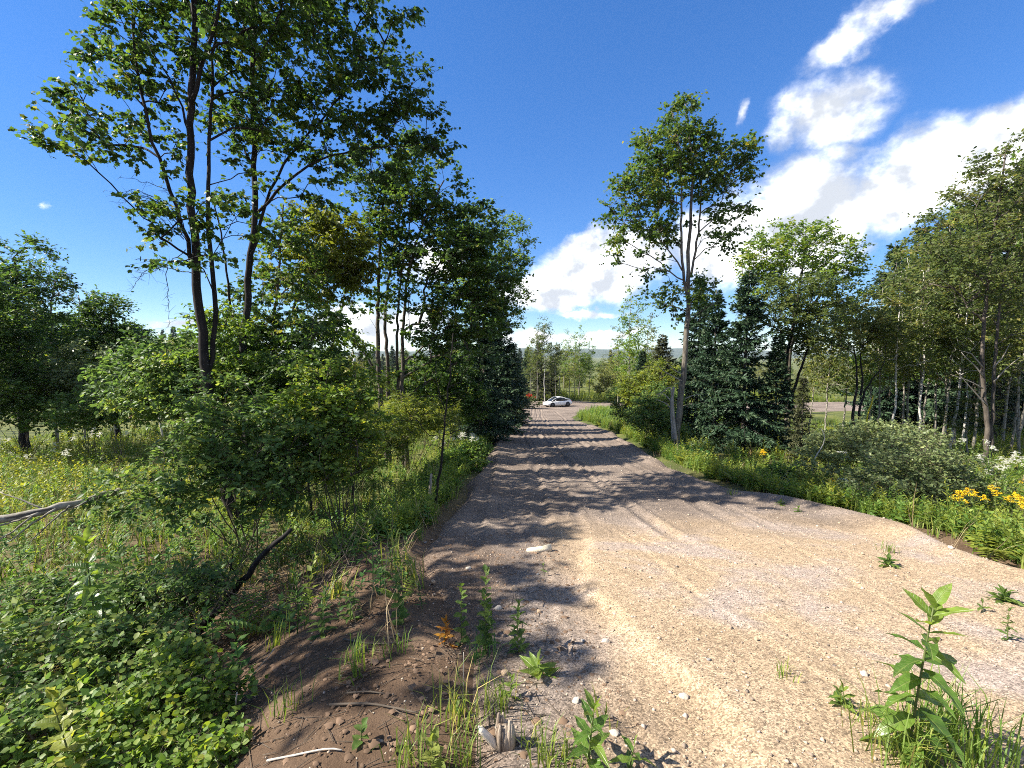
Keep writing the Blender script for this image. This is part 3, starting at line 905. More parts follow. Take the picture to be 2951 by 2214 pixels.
def make_spruce(seed, H, Rb, dens=1.0, bare=.06, mat='needle', whorl=.34, ragged=.18):
    """a prototype spruce at the origin: returns (trunk mesh, crown mesh, limb mesh)"""
    rr = rng_(seed)
    tr = MB()
    zz = np.linspace(-.3, H, 14)
    pth = np.stack([.02 * H * np.sin(zz * .4 + seed) * .3, .02 * H * np.cos(zz * .33 + seed) * .3, zz], -1)
    v, f = tube(pth, .012 * H * (1 - np.clip(zz, 0, H) / H) ** .8 + .012, 8); tr.add(v, f)
    P0, P1, D, TT, LL = [], [], [], [], []
    z = bare * H
    while z < H * .985:
        fr = z / H
        prof = (1 - fr) ** .85 * (.78 + .22 * min(1, (fr - bare) / .10))
        for k in range(rr.integers(5, 8)):
            az = rr.uniform(0, 2 * np.pi)
            L = Rb * prof * rr.uniform(1 - ragged * 2, 1 + ragged) + .10
            el = -.42 + .85 * fr + rr.normal(0, .10)
            d = np.array([math.cos(az) * math.cos(el), math.sin(az) * math.cos(el), math.sin(el)])
            b = np.array([np.interp(z, zz, pth[:, 0]), np.interp(z, zz, pth[:, 1]), z + rr.normal(0, .06)])
            P0.append(b); D.append(d); LL.append(L); TT.append(fr)
        z += whorl * (1 - .45 * fr) / dens ** .5
    P0, D, LL, TT = np.array(P0), np.array(D), np.array(LL), np.array(TT)
    nb = len(P0)
    P1 = P0 + D * LL[:, None]; P1[:, 2] += .10 * LL
    limb = MB(); v, f = sticks(P0, P1, .012 + .006 * LL, .004); limb.add(v, f)
    cr = MB()
    per = np.maximum(5, (LL * 17 * dens).astype(int))
    Q = np.repeat(np.arange(nb), per)
    t = np.concatenate([(np.arange(k) + rr.uniform(0, 1, k)) / k for k in per]) * .93 + .07
    c = P0[Q] + D[Q] * (LL[Q] * t)[:, None]
    c[:, 2] += .10 * LL[Q] * t * t
    sd = unit(np.cross(D[Q], np.array([0, 0, 1.0]))) * rr.choice([-1, 1], len(Q))[:, None]
    tw = unit(D[Q] * .75 + sd * .75 + rr.normal(0, .18, (len(Q), 3)) + np.array([0, 0, -.12]))
    tl = (.10 + .34 * LL[Q] * (1.05 - t)) * rr.uniform(.6, 1.2, len(Q))
    # each side twig carries short needle sprays
    m = 4
    U = np.repeat(np.arange(len(Q)), m)
    s = np.tile((np.arange(m) + .5) / m, len(Q)) + rr.uniform(-.1, .1, len(U))
    p = c[U] + tw[U] * (tl[U] * s)[:, None]
    a = unit(tw[U] + rr.normal(0, .42, (len(U), 3)))
    nn = np.array([0, 0, 1.0]) + rr.normal(0, .6, (len(U), 3))
    S = (.16 + .07 * H / 10) * rr.uniform(.7, 1.4, len(U))
    v, f, k = leaves(p, a, nn, S, 'needle')
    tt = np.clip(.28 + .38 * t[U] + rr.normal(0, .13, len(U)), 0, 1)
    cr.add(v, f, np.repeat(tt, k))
    return (tr.mesh('trunk', M['bark'], None, True), cr.mesh('crown', M[mat]), limb.mesh('limb', M['dark_bark'], None, True))


def place(name, meshes, loc, rz, sc, label, cat, group=None, parts=('trunk', 'crown', 'limb'), lean=(0, 0)):
    t = thing(name, loc, label, cat, group)
    t.rotation_euler = (lean[0], lean[1], rz)
    t.scale = (sc, sc, sc) if not isinstance(sc, tuple) else sc
    for nm, me in zip(parts, meshes):
        o = obj(nm, me, t)
        if nm in ('limb', 'twig'):
            o['kind'] = 'stuff'
    return t


def gp(px, Y, sink=.0):
    """ground point seen in picture column px, Y metres ahead"""
    d = ray(px, 1100)
    x = d.x / d.y * Y
    return (x, Y, gz(x, Y) - sink)


def stem_px(base, pts, Y, sink=.15):
    """a trunk path that starts in the ground at base and climbs through picture points"""
    return [(base[0], base[1], base[2] - sink)] + px_path(pts, Y)
# ------------------------------------------------------------------ trees at the clearing's near side
def near_trees():
    # the tall many-stemmed maple
    b = gp(690, 8.5)
    main = stem_px(b, [(655, 1440), (610, 1220), (592, 1040), (573, 900), (562, 800), (558, 690), (552, 560), (548, 420), (550, 290), (556, 120), (570, -90), (585, -330)], 8.5)
    limb_l = px_path([(566, 830), (548, 720), (530, 660), (502, 583), (470, 488), (445, 407), (420, 334), (398, 253), (391, 181), (388, 90), (372, 0, .3), (350, -90, .5)], 8.5)
    second = px_path([(600, 1120), (618, 960), (622, 860), (612, 760), (596, 660), (600, 560), (602, 440, .2), (610, 300, .4), (615, 150, .5), (626, -20, .7), (640, -220, .8)], 8.6)
    fork = px_path([(551, 300), (574, 253), (590, 180), (604, 110), (635, 20), (668, -90), (700, -250)], 8.4)
    mid = px_path([(552, 400), (520, 300), (470, 190), (430, 130), (385, 60)], 8.7)
    t1 = make_tree('maple_tree', 'tall dark-stemmed maple whose thin crown runs out of the top of the picture', b,
              [(main, .112, .034), (limb_l, .042, .012), (second, .05, .016), (fork, .04, .013), (mid, .024, .008)],
              px_blobs([(330, 345, 190, 95, .3), (250, 400, 130, 70, -.6, .8), (430, 215, 130, 95, .6), (300, 200, 120, 40, 0, .8), (470, 60, 190, 95, .4), (620, 90, 200, 150, .2, 1.1),
                        (690, -150, 330, 190, 0), (500, -140, 240, 130, 0), (700, 270, 140, 120, 1.0), (590, 440, 170, 60, .6), (440, 455, 90, 35, -.2), (470, 660, 120, 55, -.7, 1.2),
                        (640, 620, 130, 80, -.5, 1.1), (380, 600, 60, 40, -.3), (560, 760, 110, 60, -1.0), (760, 60, 160, 140, -.5)], 8.5, .9),
              280, 56, 'maple', .09, 'maple', 'dark_bark', seed=11, spread=.27, flat=.5, droop=.65, tint=.36, tip_r=.0058, twig_r=.0028)
    for pts in ([(545, 690), (500, 560), (440, 530), (380, 515), (345, 512)], [(540, 700), (480, 600), (410, 560), (350, 585)], [(560, 790), (470, 770), (420, 775), (375, 840)], [(480, 760), (484, 830), (488, 900), (484, 945)], [(515, 640), (450, 570), (390, 545), (350, 555)],
                [(535, 720), (450, 780), (390, 800)], [(530, 690), (440, 610), (360, 600)]):
        p = resample(px_path(pts, 8.3), .1)
        p[1:-1] += rng_(len(pts) + int(pts[0][0])).normal(0, .012, p[1:-1].shape)
        mb = MB(); v, f = tube(p, np.linspace(.009, .003, len(p)), 4, cap=False); mb.add(v, f)
        rr = rng_(int(pts[1][1]))
        k = rr.integers(len(p) // 3, len(p), 22)
        d = unit(rr.normal(0, 1, (22, 3)) + np.array([-.6, 0, -.2]))
        v, f = sticks(p[k], p[k] + d * rr.uniform(.06, .26, 22)[:, None], .0028, .0014); mb.add(v, f)
        tag(mb.build('dead_twig', M['dark_bark'], t1, gp(690, 8.5)), kind='stuff')
    # its neighbour, reaching out over the road
    b = gp(760, 10.4)
    main = stem_px(b, [(735, 1400), (705, 1180), (696, 1030), (704, 930), (718, 840), (722, 750), (738, 620), (735, 500), (729, 330), (727, 180), (735, 20), (742, -180), (750, -330)], 10.4)
    side = px_path([(722, 770), (748, 640), (775, 560), (800, 500), (850, 430), (930, 340), (1000, 260), (1070, 180)], 10.4)
    low = px_path([(745, 610), (800, 545), (880, 480), (970, 440), (1080, 425), (1190, 420)], 10.2)
    b2 = px_path([(697, 1000), (668, 900), (656, 820), (640, 700), (610, 560)], 10.4)
    make_tree('maple_tree', 'broad dark maple leaning its leafy boughs towards the road', b,
              [(main, .108, .03), (side, .042, .012), (low, .036, .01), (b2, .034, .013)],
              px_blobs([(880, 120, 230, 160, 0, 1.25), (1030, 60, 130, 110, .3), (1185, 40, 22, 80, .3, 1), (1090, 250, 170, 90, -.2, 1.2), (1190, 235, 110, 50, -.4), (1250, 215, 55, 25, -.4, .9),
                        (960, 330, 220, 120, 0, 1.25), (1120, 385, 170, 60, .3, 1.2), (1240, 415, 75, 40, .4, 1.2), (800, 420, 150, 80, .3), (1020, 480, 160, 50, -.3, 1.1), (850, -150, 320, 150, 0),
                        (850, 570, 120, 60, -.2), (1160, 320, 110, 40, 0), (720, 330, 110, 110, .4)], 10.4, .75),
              310, 60, 'maple', .096, 'maple', 'dark_bark', seed=23, spread=.29, flat=.5, droop=.65, tint=.40, tip_r=.006, twig_r=.003)
    # two slim maples between the big ones and the road
    b = gp(800, 11.5)
    make_tree('young_maple', 'slim young maple with a leafy middle behind the thicket', b,
              [(stem_px(b, [(790, 1330), (785, 1150), (788, 1060), (786, 950), (800, 820), (812, 700), (816, 590)], 11.5), .075, .02)],
              px_blobs([(790, 880, 130, 90, 0), (700, 950, 90, 90, -.6), (860, 960, 130, 80, .2), (760, 1010, 120, 60, -.4), (830, 760, 110, 90, .3), (800, 650, 70, 60, 0, .8)], 11.5),
              170, 54, 'maple', .098, 'maple', 'bark', seed=31, spread=.28, tint=.5, droop=.55)
    b = gp(855, 14.5)
    make_tree('young_ash', 'young tree with a dull yellow-green crown set among dark maples', b,
              [(stem_px(b, [(842, 1300), (838, 1100), (840, 930), (862, 800), (915, 690), (950, 620)], 14.5), .06, .02)],
              px_blobs([(960, 715, 115, 105, 0, 1.3), (930, 640, 90, 50, 0), (1010, 780, 70, 60, .2), (880, 790, 90, 70, -.2), (900, 850, 90, 50, 0, .7)], 14.5),
              230, 64, 'oval', .135, 'yellow', 'bark', seed=37, spread=.25, tint=.42, droop=.8, cvar=.1)
    # slender saplings that knit the thicket to the crowns
    for k, (px, Y, pts, bl, mat, lab) in enumerate([
            (655, 9.4, [(650, 1350), (640, 1150), (648, 1000), (655, 900)], [(640, 930, 70, 60, 0), (670, 1030, 90, 70, 0), (610, 1110, 80, 60, 0), (690, 1130, 80, 60, .2), (560, 1050, 60, 40, 0, .8)], 'bright', 'slender sapling with light leaves close behind the tall maple trunk'),
            (890, 9.2, [(885, 1300), (880, 1150), (892, 1010), (905, 920)], [(900, 950, 80, 60, 0), (860, 1050, 90, 60, 0), (950, 1060, 80, 60, 0), (900, 1140, 90, 50, 0)], 'maple', 'slender leafy sapling in the middle of the thicket'),
            (1010, 10.5, [(1008, 1300), (1000, 1150), (990, 1030), (1000, 960)], [(1000, 990, 60, 50, 0), (960, 1080, 70, 60, 0), (1040, 1100, 70, 50, 0), (1010, 1180, 80, 50, 0)], 'bright', 'slender sapling with yellowing low leaves at the road side of the thicket'),
            (500, 9.0, [(520, 1300), (500, 1150), (480, 1050)], [(480, 1080, 80, 50, 0), (420, 1140, 80, 50, 0), (540, 1170, 80, 60, 0)], 'shrub', 'leaning sapling at the meadow side of the thicket')]):
        b = gp(px, Y)
        make_tree('thicket_sapling', lab, b, [(stem_px(b, pts, Y), .03, .008)], px_blobs(bl, Y), 95, 50, 'oval', .095, mat, 'dark_bark', seed=140 + k * 5, spread=.26, tint=.42, droop=.6, tip_r=.0045, cvar=.17)
    # clump of trunks half way down, dark crown against the sky
    b = gp(1115, 17)
    s1 = stem_px(b, [(1098, 1170), (1090, 1060), (1088, 930), (1092, 800), (1098, 660), (1110, 540), (1120, 470)], 17)
    s2 = stem_px(b, [(1120, 1150), (1118, 1040), (1108, 940), (1118, 800), (1145, 680), (1160, 560)], 17.3)
    s3 = stem_px((b[0] + .6, b[1] + .3, b[2]), [(1150, 1150), (1143, 1020), (1145, 900), (1158, 780), (1180, 640)], 17.4)
    s4 = stem_px((b[0] + .75, b[1], b[2]), [(1160, 1150), (1160, 980), (1165, 860), (1190, 720), (1240, 600), (1280, 520)], 17)
    s5 = px_path([(1085, 1080), (1060, 1030), (1020, 980), (985, 940), (940, 930)], 16.8)
    make_tree('maple_clump', 'maple clump of several grey trunks with a heavy dark crown beside the road', b,
              [(s1, .13, .03), (s2, .11, .03), (s3, .10, .025), (s4, .11, .025), (s5, .05, .015)],
              px_blobs([(1120, 500, 130, 70, 0, 1.2), (1090, 590, 110, 80, -.6, 1.1), (1220, 560, 120, 80, 0, 1.3), (1310, 640, 110, 100, .2, 1.4), (1260, 740, 150, 90, 0, 1.3), (1380, 790, 130, 120, .5, 1.5),
                        (1330, 900, 130, 90, 0, 1.3), (1190, 860, 90, 70, -.5, .8), (1060, 890, 110, 60, -.3, .8), (1100, 720, 100, 70, .4), (1240, 960, 110, 50, 0), (1320, 1000, 110, 60, .5, 1.1), (1240, 1060, 100, 50, .6), (1200, 430, 60, 40, 0)], 17, .9),
              480, 62, 'maple', .13, 'maple', 'bark', seed=41, spread=.42, tint=.46, droop=.5, tip_r=.008)
    b = gp(1395, 27)
    make_tree('maple_tree', 'round-topped green tree at the roadside behind the dark spruces', b,
              [(stem_px(b, [(1395, 1150), (1395, 1050), (1395, 900), (1400, 760), (1430, 660)], 27), .16, .04),
               (px_path([(1398, 960), (1440, 860), (1480, 790), (1500, 700)], 27), .06, .02)],
              px_blobs([(1470, 690, 70, 70, 0, 1.2), (1400, 640, 60, 50, 0), (1440, 790, 90, 80, 0, 1.2), (1380, 840, 80, 80, 0), (1490, 880, 45, 50, 0, .8), (1420, 920, 90, 60, -.3), (1350, 700, 70, 70, 0)], 27),
              230, 60, 'diamond', .16, 'bright', 'bark', seed=43, spread=.42, tint=.42, droop=.3, tip_r=.008)
    # thin dying sapling at the left edge of the road
    b = gp(1246, 8.2)
    make_tree('bare_sapling', 'thin leaning bare sapling at the left edge of the gravel', b,
              [(stem_px(b, [(1256, 1420), (1272, 1330), (1281, 1240), (1282, 1170), (1290, 1130), (1300, 1060), (1306, 960)], 8.2, .1), .032, .008),
               (px_path([(1282, 1180), (1264, 1130), (1255, 1090), (1258, 1040)], 8.2), .012, .005)],
              px_blobs([(1250, 1160, 90, 60, 0), (1330, 1240, 60, 60, 0), (1300, 1060, 60, 60, 0), (1180, 1190, 50, 30, 0), (1250, 1270, 60, 30, 0)], 8.2, .8),
              34, 4, None, .05, 'olive', 'dark_bark', seed=47, up=.15, tip_r=.0042, step=.15, wig=.03)
    # the dry stub beside it
    b = gp(1237, 8.6)
    mb = MB(); pth = stem_px(b, [(1239, 1460), (1240, 1400), (1243, 1366)], 8.6, .1)
    v, f = tube(resample(pth, .08), np.linspace(.034, .026, len(resample(pth, .08))), 7); mb.add(v, f)
    tag(mb.build('broken_stub', M['dead_wood'], None, None, True), 'short grey broken stub of a trunk next to the bare sapling', 'stub')


def road_maple():
    b = gp(1952, 17.6)
    m = stem_px(b, [(1948, 1270), (1958, 1190), (1966, 1120), (1974, 1040), (1980, 940), (1984, 840), (1982, 760), (1990, 640), (1996, 520), (1990, 400), (1975, 300)], 17.6, .25)
    l = px_path([(1982, 860), (1968, 780), (1962, 680), (1966, 580), (1962, 480), (1950, 380), (1935, 320)], 17.5)
    r = px_path([(1990, 800), (2008, 700), (2018, 620), (2020, 520), (2030, 440), (2050, 380)], 17.8)
    lo = px_path([(1966, 780), (1930, 720), (1890, 680), (1840, 640), (1800, 590)], 17.4)
    t = make_tree('maple_tree', 'tall single maple with a pale lichened trunk standing alone at the road bend', b,
                  [(m, .15, .022), (l, .062, .016), (r, .052, .014), (lo, .032, .01)],
                  px_blobs([(1970, 345, 65, 60, 0, 1.3), (1930, 430, 105, 70, 0, 1.3), (2010, 420, 80, 60, .2, 1.1), (1870, 520, 95, 80, -.3, 1.2), (1960, 530, 110, 70, .3, 1.1), (2075, 480, 85, 90, .2, 1.3),
                            (1810, 600, 60, 60, 0, 1.2), (1850, 660, 90, 70, 0, 1.2), (2110, 600, 60, 40, 0, .8), (2060, 650, 70, 50, 0, .6), (1930, 660, 70, 60, .3, .7), (2130, 545, 40, 30, 0, .7),
                            (1800, 740, 30, 25, 0, .9), (1900, 770, 50, 30, 0, .7), (1990, 860, 80, 60, .4, 1.1), (2080, 700, 60, 30, 0, .6), (1920, 850, 60, 50, .4, .9), (2060, 560, 60, 50, 0, .9)], 17.6, .9),
                  340, 58, 'maple', .115, 'maple', 'pale_bark', seed=53, spread=.38, tint=.50, droop=.55, tip_r=.0085, step=.35, sides=10)
    # the dead second stem at its foot
    mb = MB()
    for pts, r0, r1 in (([(1944, 1270), (1938, 1200), (1936, 1150), (1942, 1115)], .12, .05), ([(1937, 1150), (1932, 1110), (1905, 1145 - 10), (1890, 1150 - 12)], .03, .012),
                        ([(1939, 1165), (1925, 1145), (1908, 1130), (1895, 1155 - 10)], .03, .01), ([(1936, 1190), (1930, 1170), (1915, 1160), (1893, 1152)], .03, .01),
                        ([(1964, 1098), (1940, 1085), (1915, 1072), (1895, 1052)], .03, .008), ([(1966, 1078), (1945, 1070), (1930, 1055), (1920, 1045)], .022, .007),
                        ([(1974, 1150), (1990, 1142), (2022, 1136)], .022, .008)):
        p = resample(px_path(pts, 17.35), .12)
        v, f = tube(p, np.linspace(r0, r1, len(p)), 7); mb.add(v, f)
    o = mb.build('dead_limb', M['dead_wood'], t, b, True)
    o['label'] = 'bleached dead stem and snags at the foot of the trunk'


def left_woods():
    # dark wood behind the meadow
    spec = [('tall dark leafy tree at the edge of the wood behind the sunny meadow', 60, 21, [(40, 1000), (50, 850), (40, 740)], .2,
             [(30, 760, 110, 90, 0, 1.2), (90, 860, 110, 90, -.5, 1.2), (0, 900, 130, 120, 0, 1.2), (120, 960, 110, 90, -.6), (60, 1050, 150, 90, -.3), (-120, 900, 150, 250, 0, .6), (20, 1130, 170, 80, .5)], 'maple', 420, 66, .17),
            ('dark bushy-topped tree standing apart behind the sunny meadow', 330, 25, [(320, 1080), (325, 950), (318, 880)], .15,
             [(315, 880, 60, 40, 0, 1.1), (300, 960, 100, 70, 0, 1.2), (350, 1010, 100, 60, 0), (230, 990, 80, 70, 0)], 'maple', 250, 64, .18),
            ('dark tree filling the wood between the tall one and the bushy-topped one', 190, 27, [(190, 1080), (185, 980), (190, 930)], .14,
             [(190, 960, 90, 60, 0, 1.1), (130, 1010, 100, 70, 0), (250, 1040, 90, 60, 0), (180, 1090, 130, 60, 0)], 'shrub', 250, 62, .19),
            ('low dark tree at the very edge of the picture above the meadow', -60, 17, [(-60, 1000), (-50, 900)], .12,
             [(-60, 900, 120, 110, 0, 1.1), (-20, 1030, 120, 90, 0), (40, 1130, 90, 60, 0)], 'maple', 240, 60, .15)]
    for k, (lab, px, Y, path, r, bl, mat, tips, per, sz) in enumerate(spec):
        b = gp(px, Y)
        make_tree('broadleaf_tree', lab, b, [(stem_px(b, path, Y), r, .04)], px_blobs(bl, Y), tips, per, 'diamond', sz, mat, 'dark_bark', seed=60 + k * 7, spread=.45, tint=.3, tip_r=.008, step=.4)
    # bare dead tree between them
    b = gp(150, 23)
    make_tree('dead_tree', 'leafless dead tree with fine upright branches above the dark wood', b, [(stem_px(b, [(150, 1000), (148, 900), (150, 850), (160, 800)], 23), .08, .02)],
              px_blobs([(155, 810, 50, 50, 0), (190, 830, 35, 30, 0), (135, 790, 25, 30, 0)], 23), 60, 0, None, .1, 'maple', 'dead_wood', seed=75, tip_r=.011, up=1.2, step=.3)
    b = gp(233, 26)
    make_tree('dead_tree', 'small forked dead snag poking above the shrubs of the wood', b, [(stem_px(b, [(240, 1000), (236, 905), (226, 850)], 26), .06, .02), (px_path([(236, 905), (220, 880), (210, 868)], 26), .03, .01)],
              px_blobs([(225, 865, 18, 20, 0)], 26), 8, 0, None, .1, 'maple', 'dead_wood', seed=76, tip_r=.012, up=1.2, step=.3)
    # dangling bare twigs of the big maple
    return


def shade_tree():
    # a maple just outside the view on the left; its shade falls on the bare bank
    b = (-9.2, 3.5, gz(-9.2, 3.5))
    z = b[2]
    make_tree('maple_tree', 'maple beside the viewpoint, out of sight, shading the bare bank', b,
              [([(b[0], b[1], z - .2), (b[0] + .1, b[1], z + 2), (b[0], b[1] + .1, z + 5), (b[0] + .1, b[1], z + 8)], .11, .03)],
              [(b[0], b[1] + .2, z + 6.4, 1.3, 1.7, 1.3, 1), (b[0] - .2, b[1] + 1.6, z + 5.4, 1.2, 1.3, 1.0, 1), (b[0] + .3, b[1] - .6, z + 7.6, 1.0, 1.2, .8, 1), (b[0] - .6, b[1] + 2.1, z + 7.2, 1.2, 1.1, 1.1, 1), (b[0] - .9, b[1] + 2.2, z + 8.4, .9, .9, .8, 1)],
              150, 44, 'maple', .12, 'maple', 'dark_bark', seed=91, spread=.3, tint=.4)


near_trees()
shade_tree()
road_maple()
left_woods()
# ------------------------------------------------------------------ spruces, right-hand wood, far trees
SPR = [make_spruce(101, 10, 2.3, 1.15, .03, ragged=.26), make_spruce(102, 10, 2.6, 1.0, .02, 'needle_brown', .40, .30), make_spruce(103, 10, 1.9, 1.1, .05), make_spruce(104, 10, 1.5, .9, .12, 'needle_brown', .42, .35)]


def height_to(px, py, Y, base):
    return at(px, py, Y).z - base[2]


def spruces():
    # px, Y, py of the tip, prototype, label
    S = [(1474, 33, 985, 0, 'dark spruce with low skirts closing the left side of the bend'),
         (1415, 28, 930, 1, 'dull brown-green spruce in front of the bend, left of the road', None),
         (1345, 25.5, 960, 2, 'spruce standing just behind the bare sapling beside the road', None),
         (1385, 21.5, 890, 0, 'broad full spruce beside the road, nearest the thin bare sapling'), (1445, 25.5, 870, 2, 'tall dark spruce rising above the broad roadside one'),
         (1490, 40, 1030, 2, 'small spruce furthest along the left side of the road', None),
         (1310, 34, 900, 1, 'tall spruce half hidden behind the dark maple clump', None),
         (2148, 21.5, 775, 0, 'tallest full dark spruce right of the lone maple', None),
         (2060, 23, 830, 0, 'blue-green spruce directly behind the lone maple trunk', None),
         (2240, 21, 960, 2, 'thin-boughed spruce with gaps, right of the tallest spruce', None),
         (2318, 16.5, 1085, 3, 'sparse young spruce with a bare pole of a trunk above the goldenrod', None),
         (1905, 30, 960, 1, 'dull spruce to the left of the lone maple, behind the shrubs', None),
         (2010, 28, 800, 2, 'narrow dark spruce rising behind the lone maple', None),
         (1850, 42, 1010, 2, 'spruce at the inside of the bend behind the grass bank', None),
         (1552, 78, 985, 1, 'dark spruce behind the parked white car', None),
         (1515, 84, 1010, 0, 'pointed dark spruce left of the parked white car', None),
         (1590, 82, 1030, 1, 'brown spruce behind the pale stems above the car', None),
         (880, 45, 1010, 0, 'dark round spruce seen past the yellowing young tree', None),
         (2560, 34, 700, 0, 'tall blue-green spruce behind the white birch stems', None),
         (2635, 36, 650, 2, 'high narrow spruce at the back of the birch wood', None),
         (2740, 33, 575, 0, 'tall dark spruce deep in the birch wood', None),
         (2820, 30, 540, 2, 'brownish spruce behind the big forked tree', None),
         (2920, 34, 450, 0, 'dark spruce at the right end of the wood', None),
         (2690, 40, 640, 1, 'dull spruce filling the shade behind the leaning birches', None),
         (2785, 42, 590, 2, 'slender spruce in the deep shade of the wood', None),
         (2880, 27, 960, 3, 'ragged low spruce under the big forked tree', None)]
    for k, (px, Y, top, pr, lab) in enumerate([s[:5] for s in S]):
        b = gp(px, Y)
        h = height_to(px, top, Y, b)
        s = h / 10
        w = s * (1.15 if h < 8 else .95)
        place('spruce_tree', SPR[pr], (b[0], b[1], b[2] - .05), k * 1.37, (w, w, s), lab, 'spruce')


def right_wood():
    # broadleaf behind the spruces
    b = gp(2275, 27)
    make_tree('broadleaf_tree', 'open-crowned tree rising behind the spruces against the white cloud', b,
              [(stem_px(b, [(2270, 1150), (2275, 1020), (2290, 900), (2310, 790), (2320, 700)], 27), .2, .04), (px_path([(2280, 1000), (2330, 900), (2380, 820), (2410, 760)], 27), .08, .02),
               (px_path([(2276, 1040), (2240, 930), (2215, 850)], 27), .07, .02)],
              px_blobs([(2290, 690, 110, 45, 0, 1.1), (2200, 740, 70, 60, 0, 1), (2390, 740, 90, 70, 0, .9), (2300, 790, 140, 70, 0, .8), (2440, 830, 60, 60, 0, .8), (2200, 830, 70, 60, 0), (2370, 900, 120, 60, 0, 1)], 27),
              330, 46, 'diamond', .19, 'bright', 'bark', seed=201, spread=.45, tint=.42, tip_r=.01, step=.4)
    b = gp(2330, 22)
    make_tree('broadleaf_tree', 'olive-leaved tree with dark forked stems amid the spruces', b,
              [(stem_px(b, [(2285, 1180), (2262, 1090), (2268, 1020), (2290, 930), (2300, 850)], 22), .14, .03), (px_path([(2275, 1180), (2300, 1080), (2340, 980), (2370, 900)], 22), .09, .02)],
              px_blobs([(2310, 850, 120, 60, 0, 1.2), (2250, 920, 100, 50, 0), (2380, 930, 80, 60, 0), (2330, 990, 80, 50, 0, .6)], 22),
              170, 46, 'diamond', .17, 'olive', 'dark_bark', seed=207, spread=.4, tint=.45, tip_r=.009, step=.35)
    # small many-stemmed tree in the open
    b = gp(2462, 19)
    make_tree('multi_stem_tree', 'small tree with dark bent stems in front of the far sunny field', b,
              [(stem_px(b, [(2460, 1200), (2458, 1160), (2470, 1120), (2468, 1060), (2460, 1000)], 19), .085, .025), (stem_px((b[0] + .35, b[1], b[2]), [(2478, 1190), (2482, 1150), (2500, 1110), (2530, 1080), (2550, 1040)], 19), .08, .02),
               (px_path([(2480, 1140), (2486, 1090), (2480, 1030), (2490, 980)], 19), .05, .015)],
              px_blobs([(2460, 960, 110, 50, 0, 1.0), (2540, 970, 70, 45, 0, .8), (2400, 990, 60, 50, 0, .6), (2470, 920, 90, 50, 0), (2520, 900, 60, 50, 0)], 19),
              95, 40, 'diamond', .15, 'olive', 'dark_bark', seed=211, spread=.38, tint=.58, tip_r=.008)
    # the tall forked tree at the right edge
    b = gp(2853, 16)
    make_tree('forked_tree', 'tall grey forked tree with spreading dry lower boughs near the picture edge', b,
              [(stem_px(b, [(2850, 1230), (2838, 1160), (2828, 1080), (2830, 1000), (2840, 900), (2850, 780), (2870, 640), (2890, 500), (2900, 420)], 16), .092, .02),
               (stem_px((b[0] + .25, b[1], b[2]), [(2858, 1200), (2862, 1100), (2868, 1000), (2878, 900), (2890, 800), (2920, 680)], 16), .075, .02)],
              px_blobs([(2890, 470, 70, 70, 0, 1.2), (2850, 560, 100, 80, 0, 1.2), (2930, 600, 90, 90, 0, 1.2), (2780, 680, 110, 70, -.3, 1.2), (2880, 740, 120, 80, 0, 1), (2700, 760, 80, 60, -.3, 1),
                        (2780, 820, 130, 70, -.3, 1), (2920, 880, 90, 80, 0, .9), (2950, 740, 80, 90, 0), (2990, 520, 90, 110, 0), (2620, 830, 60, 60, 0, .7), (2720, 640, 50, 50, 0, .7)], 16),
              290, 58, 'oval', .115, 'olive', 'bark', seed=217, spread=.36, tint=.46, tip_r=.0075, cvar=.17)
    mb = MB()
    t = thing('dead_bough', (b[0], b[1], b[2]), 'pale dry boughs sweeping low from the big forked tree', 'bough')
    for pts in ([(2832, 1120), (2800, 1100), (2770, 1090), (2740, 1080)], [(2832, 1085), (2810, 1050), (2790, 1040), (2770, 1015)], [(2833, 1060), (2800, 1020), (2765, 1010)], [(2865, 1100), (2900, 1060), (2940, 1030)],
                [(2862, 1060), (2890, 1030), (2910, 990)], [(2845, 1170), (2800, 1120), (2755, 1070)]):
        p = resample(px_path(pts, 15.9), .2)
        v, f = tube(p, np.linspace(.028, .008, len(p)), 5)
        m1 = MB(); m1.add(v, f); m1.build('limb', M['dead_wood'], t, b, True)


def aspen_proto(seed, H, bark, mat, tint, crown=(.55, .95), lean=.0, leafsz=.16, tips=90, r=.058):
    rr = rng_(seed)
    base = (0, 0, 0)
    zz = np.linspace(-.2, H * .95, 9)
    pth = np.stack([.06 * np.sin(zz * 1.1 + seed) + lean * zz, .06 * np.cos(zz * .9 + seed), zz], -1)
    bl = []
    for k in range(6):
        z = H * (crown[0] + (crown[1] - crown[0]) * k / 5)
        bl.append((lean * z + rr.normal(0, .2), rr.normal(0, .2), z, H * .13 * (1.15 - .12 * k), H * .13 * (1.15 - .12 * k), H * .085, 1))
    tp = in_blobs(seed, bl, tips)
    st, br, out = grow(seed, [(pth, r, .015)], tp, step=.35, up=.6, tip_r=.007)
    a, l, c = MB(), MB(), MB()
    for p, q in st:
        v, f = tube(p, q, 8); a.add(v, f)
    for p, q in br:
        v, f = tube(p, q, 4, cap=False); l.add(v, f)
    leaf_cloud(c, seed + 3, tp, out, 34, leafsz, 'diamond', .38, .6, .4, tint)
    return a.mesh('trunk', M[bark], None, True), c.mesh('crown', M[mat]), l.mesh('limb', M[bark], None, True)


ASP = [aspen_proto(301, 9, 'birch', 'olive', .5), aspen_proto(302, 9, 'aspen', 'olive', .62, (.5, .97)), aspen_proto(303, 9, 'aspen', 'pale_tree', .5, (.45, .97), .03), aspen_proto(304, 9, 'aspen', 'bright', .5, (.42, .97))]


